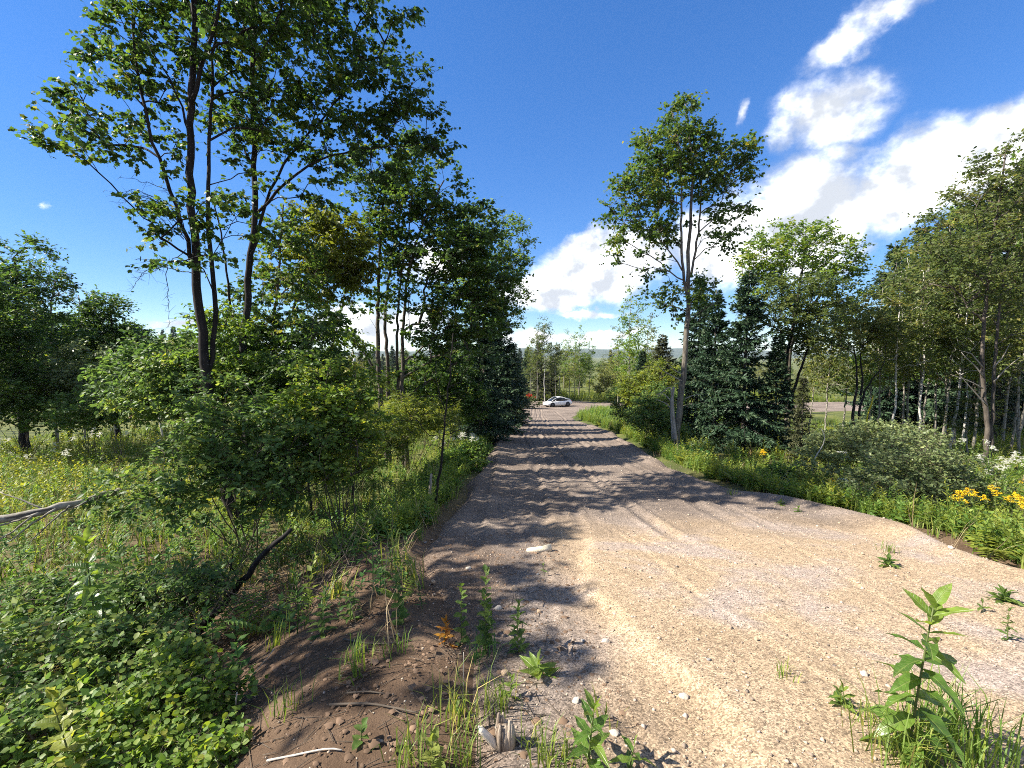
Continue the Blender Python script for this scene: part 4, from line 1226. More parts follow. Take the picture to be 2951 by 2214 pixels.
def stand():
    # pale stems of the wood on the right: px, Y, py of top, prototype, lean, label
    S = [(2583, 20, 770, 0, -.01, 'white birch with the brightest bark in front of the wood'),
         (2540, 23, 820, 2, 0, 'grey stem next to the bright birch, on its field side'),
         (2608, 24, 760, 1, .02, 'thin dark-footed stem just behind the bright birch'),
         (2650, 22, 730, 1, .01, 'tall pale stem between the bright birch and the leaning pair'),
         (2665, 21, 770, 0, .03, 'white stem close beside the tall pale one'),
         (2672, 25, 800, 2, .05, 'slim pale stem bending away at the back of the white stem'),
         (2722, 21, 780, 1, .07, 'birch leaning towards the big forked tree'),
         (2735, 24, 760, 3, .04, 'second leaning stem, behind the leaning birch'),
         (2800, 19, 1130, 1, 0, 'short grey broken-topped stem before the big forked tree'),
         (2925, 21, 800, 2, .04, 'slender pale stem at the outer edge of the wood'),
         (2955, 19, 760, 1, -.02, 'outermost grey stem of the wood'),
         (2440, 26, 880, 3, 0, 'slim olive-leaved stem between the spruces and the field'),
         (2380, 25, 900, 2, .02, 'straight slim stem by the edge of the sunny field'),
         (2510, 28, 850, 3, 0, 'leafy slim tree behind the bent dark stems'),
         (2620, 27, 720, 1, .0, 'tall thin pale stem with a narrow crown above the bright birch'), (2700, 25, 640, 3, .01, 'high slim stem with sparse crown over the leaning pair'), (2765, 22, 600, 1, -.01, 'tall narrow tree between the leaning pair and the forked tree'),
         (2785, 25, 680, 0, .02, 'white stem half hidden left of the forked tree'), (2815, 21, 560, 2, 0, 'tall sparse tree close left behind the forked tree'), (2905, 23, 480, 3, .01, 'highest slim tree behind the right fork'), (2940, 24, 560, 1, -.02, 'tall pale stem between the fork and the picture edge'),
         (2755, 20, 800, 0, .05, 'short white leaning stem below the tall narrow tree'),
         (2340, 27, 930, 1, -.02, 'thin olive tree close behind the sparse young spruce')]
    for k, (px, Y, top, pr, ln, lab) in enumerate(S):
        b = gp(px, Y); h = height_to(px, top, Y, b)
        s = h / 9 / .97
        w = min(max(s, .75), 1.15)
        place('birch_tree' if 'birch' in lab or 'white' in lab else 'slim_tree', ASP[pr], (b[0], b[1], b[2]), k * 2.1, (w, w, s), lab, 'tree', None, lean=(0, ln))
    # beyond the bend
    S = [(1548, 74, 950, 1, 0, 'pale forked stem standing over the parked car'), (1570, 73, 930, 0, .01, 'tallest white stem behind the bonnet of the car'),
         (1531, 75, 1010, 1, -.06, 'thin crooked pale stem left of the car'), (1600, 74, 1000, 1, .01, 'pale stem directly behind the car roof'),
         (1640, 82, 965, 3, 0, 'feathery grey-green poplar right of the pale stems'), (1670, 84, 955, 3, .01, 'tallest grey-green poplar behind the car'), (1700, 83, 985, 3, -.01, 'smaller poplar at the right of the poplar group'),
         (1655, 78, 1010, 2, .0, 'bushy low poplar behind the rear of the car'), (1812, 50, 855, 3, 0, 'slender open-crowned tree at the far side of the bend'),
         (1835, 54, 900, 3, .01, 'slim tree close behind the slender open-crowned one'), (1780, 66, 960, 2, 0, 'thin young tree near where the track leaves to the right'),
         (1870, 58, 930, 2, 0, 'leafy young tree above the end of the track'), (1740, 95, 1030, 2, 0, 'rounded pale green tree beyond the track')]
    for k, (px, Y, top, pr, ln, lab) in enumerate(S):
        b = gp(px, Y); h = height_to(px, top, Y, b)
        s = h / 9 / .97
        w = s * 1.0
        place('poplar_tree' if 'poplar' in lab else 'slim_tree', ASP[pr], (b[0], b[1], b[2]), k * 1.9 + 1, (w, w, s), lab, 'tree', None, lean=(0, ln))


def round_proto(seed, mat, H=8, rx=3.0, tint=.5, leafsz=.30, tips=110, per=34, trunk=True):
    rr = rng_(seed)
    bl = []
    for k in range(9):
        a = rr.uniform(0, 6.28); q = rr.uniform(0, .55) * rx
        bl.append((q * math.cos(a), q * math.sin(a), H * rr.uniform(.28, .82), rx * rr.uniform(.4, .65), rx * rr.uniform(.4, .65), H * .15, 1))
    bl.append((0, 0, H * .86, rx * .4, rx * .4, H * .13, 1))
    tp = in_blobs(seed, bl, tips)
    st, br, out = grow(seed, [([(0, 0, -.3), (.05, 0, H * .3), (0, .1, H * .75)], .022 * H, .02)], tp, step=.6, up=.5, tip_r=.012)
    a, c, l = MB(), MB(), MB()
    for p, q in st:
        v, f = tube(p, q, 7); a.add(v, f)
    for p, q in br:
        v, f = tube(p, q, 3, cap=False); l.add(v, f)
    leaf_cloud(c, seed + 1, tp, out, per, leafsz, 'diamond', .55, .6, .3, tint)
    return a.mesh('trunk', M['bark'], None, True), c.mesh('crown', M[mat]), l.mesh('limb', M['bark'], None, True)


RND = [round_proto(401, 'pale_tree', tint=.5), round_proto(402, 'bright', tint=.5), round_proto(403, 'olive', 9, 2.8, .45), round_proto(404, 'pale_tree', 7, 3.6, .75), round_proto(405, 'maple', 10, 3.2, .5), round_proto(406, 'weed_lit', 5, 3.2, .5)]


def far_trees():
    rr = rng_(77)
    kinds = ['pale green rounded tree', 'fresh green rounded tree', 'olive rounded tree', 'wide pale yellow-green tree', 'deep green rounded tree', 'low yellow-green thicket tree']
    n = 0
    # scrub and young trees between 45 and 110 m, seen through the gaps
    for k in range(64):
        px = rr.uniform(380, 2700) if k < 46 else rr.uniform(1420, 1980)
        Y = rr.uniform(75, 125) if 1230 < px < 1990 else rr.uniform(42, 115)
        if 1985 < px < 2250: continue
        if 2330 < px < 2640: Y = rr.uniform(110, 130)
        b = gp(px, Y)
        pr = int(rr.choice([0, 1, 2, 3, 5], p=[.25, .15, .15, .2, .25]))
        if float(road_sd(b[0], b[1])) > -3.5: continue
        s = rr.uniform(.45, .85) * (1 if Y > 70 else .7)
        place('far_tree', RND[pr], b, rr.uniform(0, 6), s, kinds[pr] + ' in the sunlit brush beyond the clearing', 'tree', 'young trees in the brush beyond the clearing')
    # wooded skyline
    for k in range(120):
        px = -300 + 3500 * (k + rr.uniform(0, 1)) / 120
        Y = rr.uniform(135, 300)
        b = gp(px, Y)
        pr = int(rr.choice([0, 1, 2, 3, 4], p=[.25, .15, .25, .2, .15]))
        s = rr.uniform(.95, 1.5)
        place('far_tree', RND[pr], b, rr.uniform(0, 6), (s, s, s * rr.uniform(.9, 1.25)), kinds[pr] + ' of the far wooded skyline', 'tree', 'trees of the far wooded skyline')
    for k in range(26):
        px = rr.uniform(380, 1900); Y = rr.uniform(140, 260)
        b = gp(px, Y); s = rr.uniform(1.1, 1.7)
        place('far_spruce', SPR[int(rr.integers(0, 3))], b, rr.uniform(0, 6), s, 'dark spruce point of the far wooded skyline', 'spruce', 'spruces of the far wooded skyline')
    # the pine hill over the meadow
    for k in range(26):
        px = rr.uniform(370, 660); Y = rr.uniform(105, 150)
        b = gp(px, Y); 
        top = 945 + abs(px - 470) * .14 + rr.uniform(0, 40)
        h = height_to(px, top, Y, b)
        pr = int(rr.choice([0, 2, 3, 3]))
        s = h / [8, 8, 9, 7][pr] 
        place('hill_pine', RND[pr], b, rr.uniform(0, 6), (s * .75, s * .75, s), 'tan-lit pine on the hill above the sunny meadow', 'pine', 'pines on the hill above the meadow')


spruces()
right_wood()
stand()
far_trees()
# ------------------------------------------------------------------ shrubs and undergrowth
def make_shrub(name, label, base, blobs, tips, per, leaf, size, mat, seed, nstem=7, group=None, spread=.2, tint=.45, bark='twig', tip_r=.0035, droop=.3, flat=.6, cvar=.12, twigs=True, cat='shrub', up=.5):
    rr = rng_(seed)
    B = np.array(blobs)
    c = B[:, :3].mean(0)
    stems = []
    for k in range(nstem):
        tgt = B[k % len(B), :3] + rr.normal(0, .25, 3) * B[k % len(B), 3:6]
        b0 = np.array(base) + np.array([rr.normal(0, .07), rr.normal(0, .07), -.08])
        mid = b0 * .45 + tgt * .55 + np.array([0, 0, .1 * abs(tgt[2] - b0[2])])
        stems.append((bez(b0, mid, tgt, 7), .011 + .004 * rr.uniform(), .004))
    return make_tree(name, label, base, stems, blobs, tips, per, leaf, size, mat, bark, seed, group, cat, spread, flat, droop, tint, up, tip_r, twigs, 0, 5, .22, .002, .6, cvar, 'branch', 'stem', 'foliage', .03)


def shrubs():
    S = []
    # px-blob shrubs: name, label, base px, Y, blobs, tips, per, leaf, size, mat, spread, tint
    def sh(name, label, px, Y, bl, tips, per, leaf, size, mat, seed, spread=.2, tint=.45, **k):
        make_shrub(name, label, gp(px, Y), px_blobs(bl, Y, .9), tips, per, leaf, size, mat, seed, spread=spread, tint=tint, **k)
    sh('thicket_shrub', 'big dark green thicket shrub at the foot of the tall maple', 700, 7.0,
       [(620, 1160, 130, 90, .3), (700, 1270, 170, 110, 0, 1.2), (560, 1330, 130, 80, -.4), (800, 1330, 160, 110, -.2, 1.2), (680, 1420, 190, 80, -.7), (470, 1430, 130, 60, -.8), (380, 1400, 80, 30, -.9, .8), (540, 1180, 60, 50, .2, .7), (780, 1180, 60, 70, .2, .8), (300, 1440, 70, 25, -.9, .7)], 250, 54, 'oval', .085, 'shrub', 501, tint=.42, nstem=9)
    sh('thicket_shrub', 'fresh green shrub with some yellow leaves beside the thin bare sapling', 980, 7.6,
       [(930, 1120, 130, 80, .3), (1010, 1200, 110, 90, .2, 1.2), (900, 1230, 150, 100, 0, 1.2), (1000, 1310, 110, 70, -.2), (860, 1340, 120, 80, -.3)], 270, 54, 'oval', .085, 'bright', 503, tint=.47, nstem=8, cvar=.18)
    sh('thicket_shrub', 'leafy shrub reaching out over the sunny meadow, left of the tall maple', 560, 11.5,
       [(520, 1030, 170, 70, .2), (430, 1100, 150, 70, 0), (560, 1120, 150, 90, 0, 1.2), (640, 1010, 120, 80, .4), (400, 1040, 90, 50, 0, .8)], 240, 50, 'oval', .12, 'shrub', 505, .26, .36)
    sh('wood_shrub', 'grey-green willow shrub at the edge of the dark wood', 250, 19, [(240, 1060, 130, 70, 0), (150, 1110, 130, 70, 0), (330, 1110, 110, 70, 0)], 200, 50, 'diamond', .14, 'grey_leaf', 507, .34, .35)
    sh('wood_shrub', 'shadowed shrub filling the foot of the dark wood', 60, 18, [(60, 1150, 160, 80, 0), (-40, 1090, 120, 90, 0), (180, 1190, 120, 50, 0)], 200, 50, 'diamond', .15, 'shrub', 509, .34, .2)
    sh('wood_shrub', 'dark shrub between the meadow and the wood, nearer the maple', 330, 17, [(330, 1160, 130, 60, 0), (250, 1190, 100, 40, 0), (420, 1180, 90, 45, 0)], 170, 50, 'diamond', .14, 'shrub', 511, .32, .28)
    sh('willow_bush', 'large round grey-green willow bush beyond the gravel edge', 2640, 9.6,
       [(2640, 1330, 130, 80, .3), (2560, 1420, 130, 90, 0, 1.2), (2700, 1430, 140, 100, 0, 1.2), (2640, 1500, 170, 70, -.3), (2780, 1380, 90, 70, .3, .9)], 380, 56, 'diamond', .075, 'grey_leaf', 521, .24, .42, nstem=10)
    sh('willow_bush', 'low grey-green bush behind the round willow bush', 2450, 12.5, [(2450, 1290, 130, 50, 0), (2560, 1270, 130, 50, .3), (2380, 1330, 90, 40, -.3)], 230, 50, 'diamond', .09, 'grey_leaf', 523, .25, .45)
    sh('roadside_shrub', 'dark green shrub between the stony bank and the lone maple', 1900, 19, [(1890, 1210, 60, 45, 0), (1930, 1250, 50, 40, -.4), (1850, 1190, 45, 40, .5), (1910, 1150, 60, 40, .8)], 210, 52, 'oval', .10, 'shrub', 531, .26, .42)
    sh('roadside_shrub', 'olive shrub above the stones where the road bends', 1830, 27, [(1820, 1190, 45, 35, 0), (1850, 1150, 50, 40, .4), (1800, 1170, 35, 30, 0)], 150, 48, 'diamond', .13, 'olive', 533, .3, .5)
    sh('roadside_shrub', 'yellow-green shrub on the bank left of the lone maple', 1870, 24, [(1860, 1130, 60, 50, 0), (1900, 1090, 50, 50, .5), (1820, 1110, 40, 40, .5)], 170, 48, 'diamond', .13, 'weed_lit', 535, .3, .4)
    sh('roadside_shrub', 'small dark bush at the foot of the lone maple', 1975, 16.2, [(1985, 1315, 50, 26, 0), (1945, 1320, 30, 20, 0)], 80, 44, 'oval', .08, 'dark_weed', 537, .2, .35)
    sh('red_shrub', 'small red-leaved shrub at the left of the parked car', 1526, 70, [(1522, 1144, 12, 4, 0), (1533, 1147, 8, 4, 0)], 36, 22, 'diamond', .22, 'red_leaf', 541, .3, .2)
    sh('far_bush', 'pale yellow-green rounded bush beyond the track', 1770, 76, [(1760, 1080, 40, 35, 0), (1790, 1110, 35, 25, 0), (1735, 1110, 25, 25, 0)], 140, 40, 'diamond', .3, 'pale_tree', 543, .5, .6)
    sh('far_bush', 'dark rounded bush at the far verge of the track', 1795, 73, [(1795, 1130, 28, 18, 0), (1770, 1135, 20, 12, 0)], 90, 40, 'diamond', .26, 'shrub', 545, .4, .3)
    sh('far_bush', 'green bush left of the red shrub, behind the spruce skirts', 1500, 62, [(1500, 1150, 30, 18, 0), (1530, 1160, 25, 12, 0)], 80, 40, 'diamond', .24, 'olive', 547, .4, .4)
    sh('bank_shrub', 'bright roadside weeds thicket with pale flowers under the spruces', 1010, 12.2, [(1060, 1290, 110, 60, 0), (960, 1330, 100, 60, 0), (1130, 1250, 80, 45, .6), (1180, 1200, 80, 40, 2)], 230, 46, 'narrow', .13, 'weed_lit', 551, .24, .45)
    sh('bank_shrub', 'deep green verge bush along the left gravel edge', 1340, 13.5, [(1330, 1330, 60, 40, 0), (1290, 1360, 60, 40, -.6), (1370, 1300, 40, 30, .8)], 170, 46, 'oval', .09, 'weed', 553, .22, .5)
    sh('bank_shrub', 'yellow-green bush near the roots of the maple clump', 1180, 15, [(1180, 1200, 80, 60, 0), (1260, 1210, 70, 50, .4), (1120, 1230, 70, 50, 0)], 190, 46, 'narrow', .14, 'weed_lit', 555, .26, .4)
    sh('bank_shrub', 'tangled dull bush behind the maple clump', 1230, 22, [(1200, 1120, 80, 50, 0), (1290, 1130, 70, 50, 0), (1120, 1110, 60, 40, 0)], 170, 40, 'diamond', .14, 'olive', 557, .3, .45)
    sh('bank_shrub', 'dark bush knitting the maple clump to the roadside spruces', 1280, 19.5, [(1270, 1130, 80, 60, 0), (1340, 1160, 70, 60, 0), (1220, 1090, 70, 50, 0), (1300, 1070, 70, 50, .5)], 230, 50, 'oval', .13, 'maple', 571, .3, .45)
    sh('bank_shrub', 'shaded green bush below the slim young maple', 830, 9.5, [(820, 1150, 110, 60, 0), (760, 1100, 90, 60, .3), (900, 1080, 90, 60, .5)], 190, 50, 'oval', .10, 'shrub', 559, .24, .42)
    # yellow-green bushes in a ragged line behind the gravel's right edge
    V = [(2080, 14.5, 1370, 'yellow-green bush right behind the small dark bush of the lone maple'), (2160, 13, 1385, 'rounded green bush at the verge below the tallest spruce'), (2240, 12, 1375, 'pale green bush with narrow leaves on the verge before the sparse spruce'),
         (2330, 11, 1400, 'light bush between the sparse spruce and the cone-flowers'), (2480, 9.4, 1480, 'low leafy bush under the large drooping cone-flower'), (2600, 8.3, 1530, 'green verge bush in front of the round willow bush'),
         (2720, 7.6, 1560, 'dark green verge bush beside the shaded yellow flower'), (2860, 6.8, 1540, 'broad yellow-green bush under the goldenrod patch'), (2940, 6.3, 1600, 'verge bush cut by the picture edge below the goldenrod'), (2400, 13.5, 1300, 'mid-green bush left behind the low grey-green bush')]
    for k, (px, Y, py, lab) in enumerate(V):
        q = F / Y
        sh('verge_bush', lab, px, Y, [(px, py, .42 * q, .30 * q, 0), (px - .3 * q, py + .12 * q, .3 * q, .22 * q, -.1), (px + .32 * q, py + .1 * q, .3 * q, .24 * q, .1)], 90, 42, ['narrow', 'diamond', 'oval'][k % 3], .085, ['weed_lit', 'bright', 'weed'][k % 3], 580 + k, .17, .42 + .06 * (k % 4), nstem=6)
    # low leafy scrub in the lower corner
    sh('low_shrub', 'sunlit low shrub with small round leaves at the bottom of the bank', 560, 2.75, [(560, 1990, 130, 70, 0), (460, 2060, 150, 80, -.1), (560, 2110, 110, 60, -.15), (500, 1930, 90, 50, .15), (380, 2110, 120, 70, -.2)], 150, 34, 'round', .042, 'bright', 561, .12, .62, nstem=9)
    sh('low_shrub', 'shaded round-leaved shrub covering the slope beside the sunlit one', 330, 3.3, [(300, 1900, 170, 80, 0), (450, 1860, 130, 60, .2), (160, 1960, 150, 80, -.1), (380, 1980, 140, 70, -.2), (60, 1900, 120, 80, 0)], 210, 36, 'round', .046, 'shrub', 563, .13, .55, nstem=10)
    sh('low_shrub', 'dark low shrub in the lower left corner of the slope', 120, 2.7, [(120, 2090, 160, 90, 0), (260, 2160, 150, 70, -.1), (20, 2180, 130, 70, 0)], 140, 36, 'round', .044, 'shrub', 565, .12, .5, nstem=9)
    sh('low_shrub', 'leafy shrub at the bottom edge below the bare soil', 560, 2.25, [(600, 2195, 120, 45, 0), (480, 2200, 130, 50, 0), (330, 2210, 130, 50, .1)], 110, 34, 'round', .040, 'bright', 567, .11, .6, nstem=8)
    sh('low_shrub', 'drab leafy shrub on the slope under the dead leaning branch', 420, 4.6, [(420, 1720, 150, 60, 0), (280, 1760, 150, 70, 0), (560, 1690, 110, 50, 0), (130, 1740, 130, 70, 0)], 190, 36, 'oval', .062, 'shrub', 569, .15, .4, nstem=9)


def p_weed(seed, h=.5, pairs=7, L=.12, kind='narrow', mat_t=.5):
    """a leafy weed"""
    rr = rng_(seed); mb = MB()
    bend = rr.normal(0, .12, 2)
    zz = np.linspace(0, h, 5)
    pth = np.stack([bend[0] * (zz / h) ** 2 * h, bend[1] * (zz / h) ** 2 * h, zz], -1)
    v, f = tube(pth, np.linspace(.004, .002, 5) * (1 + h), 3, cap=False); mb.add(v, f, .35)
    n = pairs * 2
    t = np.linspace(.12, 1, n)
    p = np.stack([np.interp(t * h, zz, pth[:, k]) for k in range(3)], -1)
    az = np.arange(n) * 2.4 + rr.uniform(0, 6)
    a = np.stack([np.cos(az), np.sin(az), .35 + .7 * t ** 2 + rr.normal(0, .15, n)], -1)
    S = L * (1.15 - .65 * t) * rr.uniform(.8, 1.2, n)
    v, f, m = leaves(p, a, np.tile([0, 0, 1.0], (n, 1)) + rr.normal(0, .25, (n, 3)), S, kind)
    mb.add(v, f, np.repeat(np.clip(mat_t - .12 + .3 * t + rr.normal(0, .08, n), 0, 1), m))
    return mb.arrays()


def p_grass(seed, h=.4, n=16, spread=.07, bw=.006):
    rr = rng_(seed); mb = MB()
    p = np.concatenate([rr.normal(0, spread, (n, 2)), np.zeros((n, 1))], 1)
    az = rr.uniform(0, 6.28, n)
    T = []
    for k in range(n):
        L = h * rr.uniform(.6, 1.15); w = bw * (1 + .6 * rr.uniform())
        d = np.array([math.cos(az[k]), math.sin(az[k]), 0]); s = np.array([-d[1], d[0], 0])
        le = rr.uniform(.15, .75)
        q = [p[k], p[k] + d * L * le * .3 + np.array([0, 0, L * .55]), p[k] + d * L * le + np.array([0, 0, L * (.95 - le * .35)])]
        v = [q[0] - s * w, q[0] + s * w, q[1] - s * w * .8, q[1] + s * w * .8, q[2]]
        mb.add(np.array(v), [[0, 1, 3], [0, 3, 2], [2, 3, 4]], float(np.clip(rr.normal(.5, .18), 0, 1)))
    return mb.arrays()


def p_fern(seed, h=.5):
    rr = rng_(seed); mb = MB()
    for k in range(6):
        az = rr.uniform(0, 6.28); d = np.array([math.cos(az), math.sin(az), 0])
        t = np.linspace(0.1, 1, 10)
        p = np.outer(t, d) * h * .8; p[:, 2] = h * (1.1 * t - .55 * t * t) * 1.3
        s = np.array([-d[1], d[0], 0])
        for sg in (-1, 1):
            v, f, m = leaves(p, np.tile(s * sg + d * .5, (10, 1)), np.tile([0, 0, 1.0], (10, 1)), h * .35 * np.sin(np.pi * (t * .85 + .12)), 'narrow')
            mb.add(v, f, .5)
    return mb.arrays()


def scatter(name, mat, protos, X, Y, seed, smin, smax, tilt=.12, label=None):
    """many small plants of no number, one mesh"""
    rr = rng_(seed)
    n = len(X)
    Z = gzv(X, Y)
    which = rr.integers(0, len(protos), n)
    mb = MB()
    for k, (v, f, t) in enumerate(protos):
        ix = np.where(which == k)[0]
        if not len(ix): continue
        a = rr.uniform(0, 6.28, len(ix)); s = rr.uniform(smin, smax, len(ix))
        s = s * (1 + .012 * Y[ix])
        ca, sa = np.cos(a) * s, np.sin(a) * s
        lx, ly = rr.normal(0, tilt, len(ix)), rr.normal(0, tilt, len(ix))
        vx = v[None, :, 0] * ca[:, None] - v[None, :, 1] * sa[:, None] + v[None, :, 2] * (lx * s)[:, None]
        vy = v[None, :, 0] * sa[:, None] + v[None, :, 1] * ca[:, None] + v[None, :, 2] * (ly * s)[:, None]
        vz = v[None, :, 2] * s[:, None]
        V = np.stack([vx + X[ix][:, None], vy + Y[ix][:, None], vz + Z[ix][:, None] - .01], -1).reshape(-1, 3)
        Fc = (np.arange(len(ix))[:, None, None] * len(v) + f[None]).reshape(-1, 3)
        dt = rr.normal(0, .13, len(ix)) + .12 * wob(X[ix], Y[ix], 2.1, seed * .1)
        mb.add(V, Fc, np.clip(t[None] + dt[:, None], 0, 1).reshape(-1))
    o = mb.build(name, M[mat])
    return tag(o, label, None, None, 'stuff')


def spread_points(seed, n, x0, x1, y0, y1, power=1.2, clear=.25, extra=None):
    """points thinning out with distance, kept off the road"""
    rr = rng_(seed)
    m = n * 4
    x = rr.uniform(x0, x1, m); y = y0 + (y1 - y0) * rr.uniform(0, 1, m)
    d = np.hypot(x, y)
    w = np.minimum(1, (3.0 / np.maximum(d, 3.0)) ** power)
    k = (rr.uniform(0, 1, m) < w * 1.0) & (road_sd(x, y) < -clear) & (np.abs(x) < 1.28 * y + 1.5)
    if extra is not None:
        k &= extra(x, y, rr)
    ix = np.where(k)[0]
    rr.shuffle(ix)
    ix = ix[:n]
    return x[ix], y[ix]


def undergrowth():
    W = [p_weed(601, .5, 7, .15), p_weed(602, .65, 9, .14), p_weed(603, .4, 6, .17, 'diamond'), p_weed(604, .55, 8, .13, 'diamond'), p_weed(605, .8, 11, .13)]
    Wl = [p_weed(611, .28, 5, .10, 'diamond'), p_weed(612, .2, 4, .11, 'diamond'), p_weed(613, .33, 6, .09, 'narrow')]
    G = [p_grass(621, .38, 16), p_grass(622, .5, 18), p_grass(623, .28, 14)]
    Fn = [p_fern(631, .45), p_fern(632, .38)]
    bare = lambda x, y, rr: ~((y < 6.2) & (x > -2.6 - .25 * (y - 2)) & (rr.uniform(0, 1, len(x)) < np.where((y > 3.7) & (x < -.5), .5, .985)))           # the bare soil bank
    sunny = lambda x, y, rr: bare(x, y, rr)
    # left side
    x, y = spread_points(701, 3600, -30, 1, 2.0, 34, .95, .1, bare)
    scatter('undergrowth', 'weed', W + Fn, x, y, 1, .5, 1.0)
    x, y = spread_points(702, 4200, -30, 1, 2.7, 38, .9, .0, bare)
    scatter('grass', 'grass', G, x, y, 2, .6, 1.1)
    x, y = spread_points(703, 2600, -22, 1, 1.8, 16, 1.0, .0, bare)
    scatter('ground_cover', 'dark_weed', Wl, x, y, 3, .6, 1.3)
    # the sunny meadow behind the fallen birch
    mead = lambda x, y, rr: (x < -5.5) & (y > 9) & (y < 24)
    x, y = spread_points(704, 2600, -30, -5, 9, 24, .3, .3, mead)
    scatter('meadow_weeds', 'weed_lit', Wl + W[2:4], x, y, 4, .5, 1.1)
    # verge right of the road
    x, y = spread_points(711, 4200, 5.5, 34, 3.5, 36, .85, .1)
    scatter('undergrowth', 'weed_lit', W + Fn[:1], x, y, 5, .55, 1.05)
    x, y = spread_points(712, 3600, 5.5, 40, 3.5, 40, .85, .0)
    scatter('undergrowth', 'weed', W, x, y, 6, .55, 1.1)
    x, y = spread_points(713, 3000, 5.5, 34, 3.0, 60, .8, .0)
    scatter('grass', 'grass', G, x, y, 7, .7, 1.2)
    # dense strips hugging both gravel edges
    rr = rng_(19)
    for side, mat, sd in ((-1, 'weed', 31), (1, 'weed_lit', 32), (1, 'grass', 33), (-1, 'grass', 34), (1, 'weed', 35)):
        n = 3600 if mat != 'grass' else (300 if side > 0 else 800)
        y = (6.4 if side < 0 else 3.2) + 38 * rr.uniform(0, 1, n) ** 1.5
        e = np.interp(y, XL_Y, XL_X) if side < 0 else np.interp(y, XR_Y, XR_X)
        x = e + side * (rr.exponential(.7 if side > 0 else .55, n) + .1 + .35 * np.abs(wob(e, y, .8, 5.5)))
        k = road_sd(x, y) < -.02
        scatter('verge_growth', mat, (W[:4] + Wl) if mat != 'grass' else G, x[k], y[k], sd, .4, .85)
    # last year's dry stalks
    D = [p_grass(641, .55, 9, .05, .003), p_grass(642, .8, 6, .04, .003), p_grass(643, .35, 12, .09, .003)]
    x, y = spread_points(721, 900, -24, 1, 3.0, 26, .9, .0, bare)
    scatter('dry_grass', 'dry', D, x, y, 41, .5, 1.1, .3)
    x, y = spread_points(722, 900, 5.5, 30, 3.2, 32, .9, -.25)
    scatter('dry_grass', 'dry', D, x, y, 42, .5, 1.0, .3)
    # verges further down and the grass bank of the bend
    rr = rng_(9)
    x = rr.uniform(6, 26, 2600); y = rr.uniform(38, 56, 2600); k = road_sd(x, y) < -.2
    scatter('grass', 'weed', Wl + G, x[k], y[k], 8, .9, 1.6)
    x = rr.uniform(-26, 1.5, 2600); y = rr.uniform(24, 70, 2600); k = road_sd(x, y) < -.3
    scatter('undergrowth', 'weed_lit', W, x[k], y[k], 9, 1.0, 1.7)
    x = rr.uniform(-30, 60, 2400); y = rr.uniform(74, 92, 2400); k = road_sd(x, y) < -.3
    scatter('grass', 'weed_lit', W[:3] + G, x[k], y[k], 10, .9, 1.7)


shrubs()
undergrowth()
# ------------------------------------------------------------------ plants that can be told apart
def leaf_mesh(name, mat, L=1.0, W=.34, wave=.05, curl=.35, n=7, seed=0, lobes=False, fold=.16, tint=.5):
    """one broad leaf with a folded midrib, curling tip and wavy margin"""
    rr = rng_(seed)
    t = np.linspace(0, 1, n)
    w = W * np.sin(np.pi * np.clip(t, .02, .985) ** .8) ** .9
    if lobes:
        w = w * (1 + .35 * np.abs(np.sin(t * 9)))
    us = np.array([-1, -.5, 0, .5, 1.0])
    V = []
    for k in range(n):
        for u in us:
            z = abs(u) * w[k] * fold * 2 - curl * t[k] ** 2 + wave * math.sin(t[k] * 13 + u * 2.3 + seed) * abs(u) * (t[k] * (1 - t[k]) * 4)
            V.append((t[k] * L, u * w[k], z * L))
    i = np.arange(n - 1)[:, None] * 5 + np.arange(4)[None]
    f = np.stack([np.stack([i, i + 5, i + 6], -1), np.stack([i, i + 6, i + 1], -1)], 2).reshape(-1, 3)
    me = mesh_of(name, np.array(V), f, np.full(len(f), tint), mat, None, True)
    return me


LEAFM = {
    'broad': [leaf_mesh('leaf', M['big_leaf'], W=.2, curl=.3 + .14 * k, seed=k, tint=.2 + .2 * k, wave=.07) for k in range(4)],
    'young': [leaf_mesh('leaf', M['big_leaf'], W=.18, curl=.1, seed=9 + k, tint=.85 + .15 * k, wave=.03) for k in range(2)],
    'weed': [leaf_mesh('leaf', M['plant_leaf'], W=.2, curl=.3, seed=20 + k, tint=.35 + .15 * k) for k in range(3)],
    'round': [leaf_mesh('leaf', M['plant_leaf'], W=.42, curl=.15, seed=30 + k, tint=.4 + .15 * k, n=6) for k in range(3)],
    'pale': [leaf_mesh('leaf', M['pale_leaf'], W=.33, curl=.3, seed=40 + k, lobes=True, tint=.3 + .3 * k, wave=.09) for k in range(3)],
    'orange': [leaf_mesh('leaf', M['orange_leaf'], W=.2, curl=.2, seed=50 + k, tint=.3 + .3 * k) for k in range(2)],
}


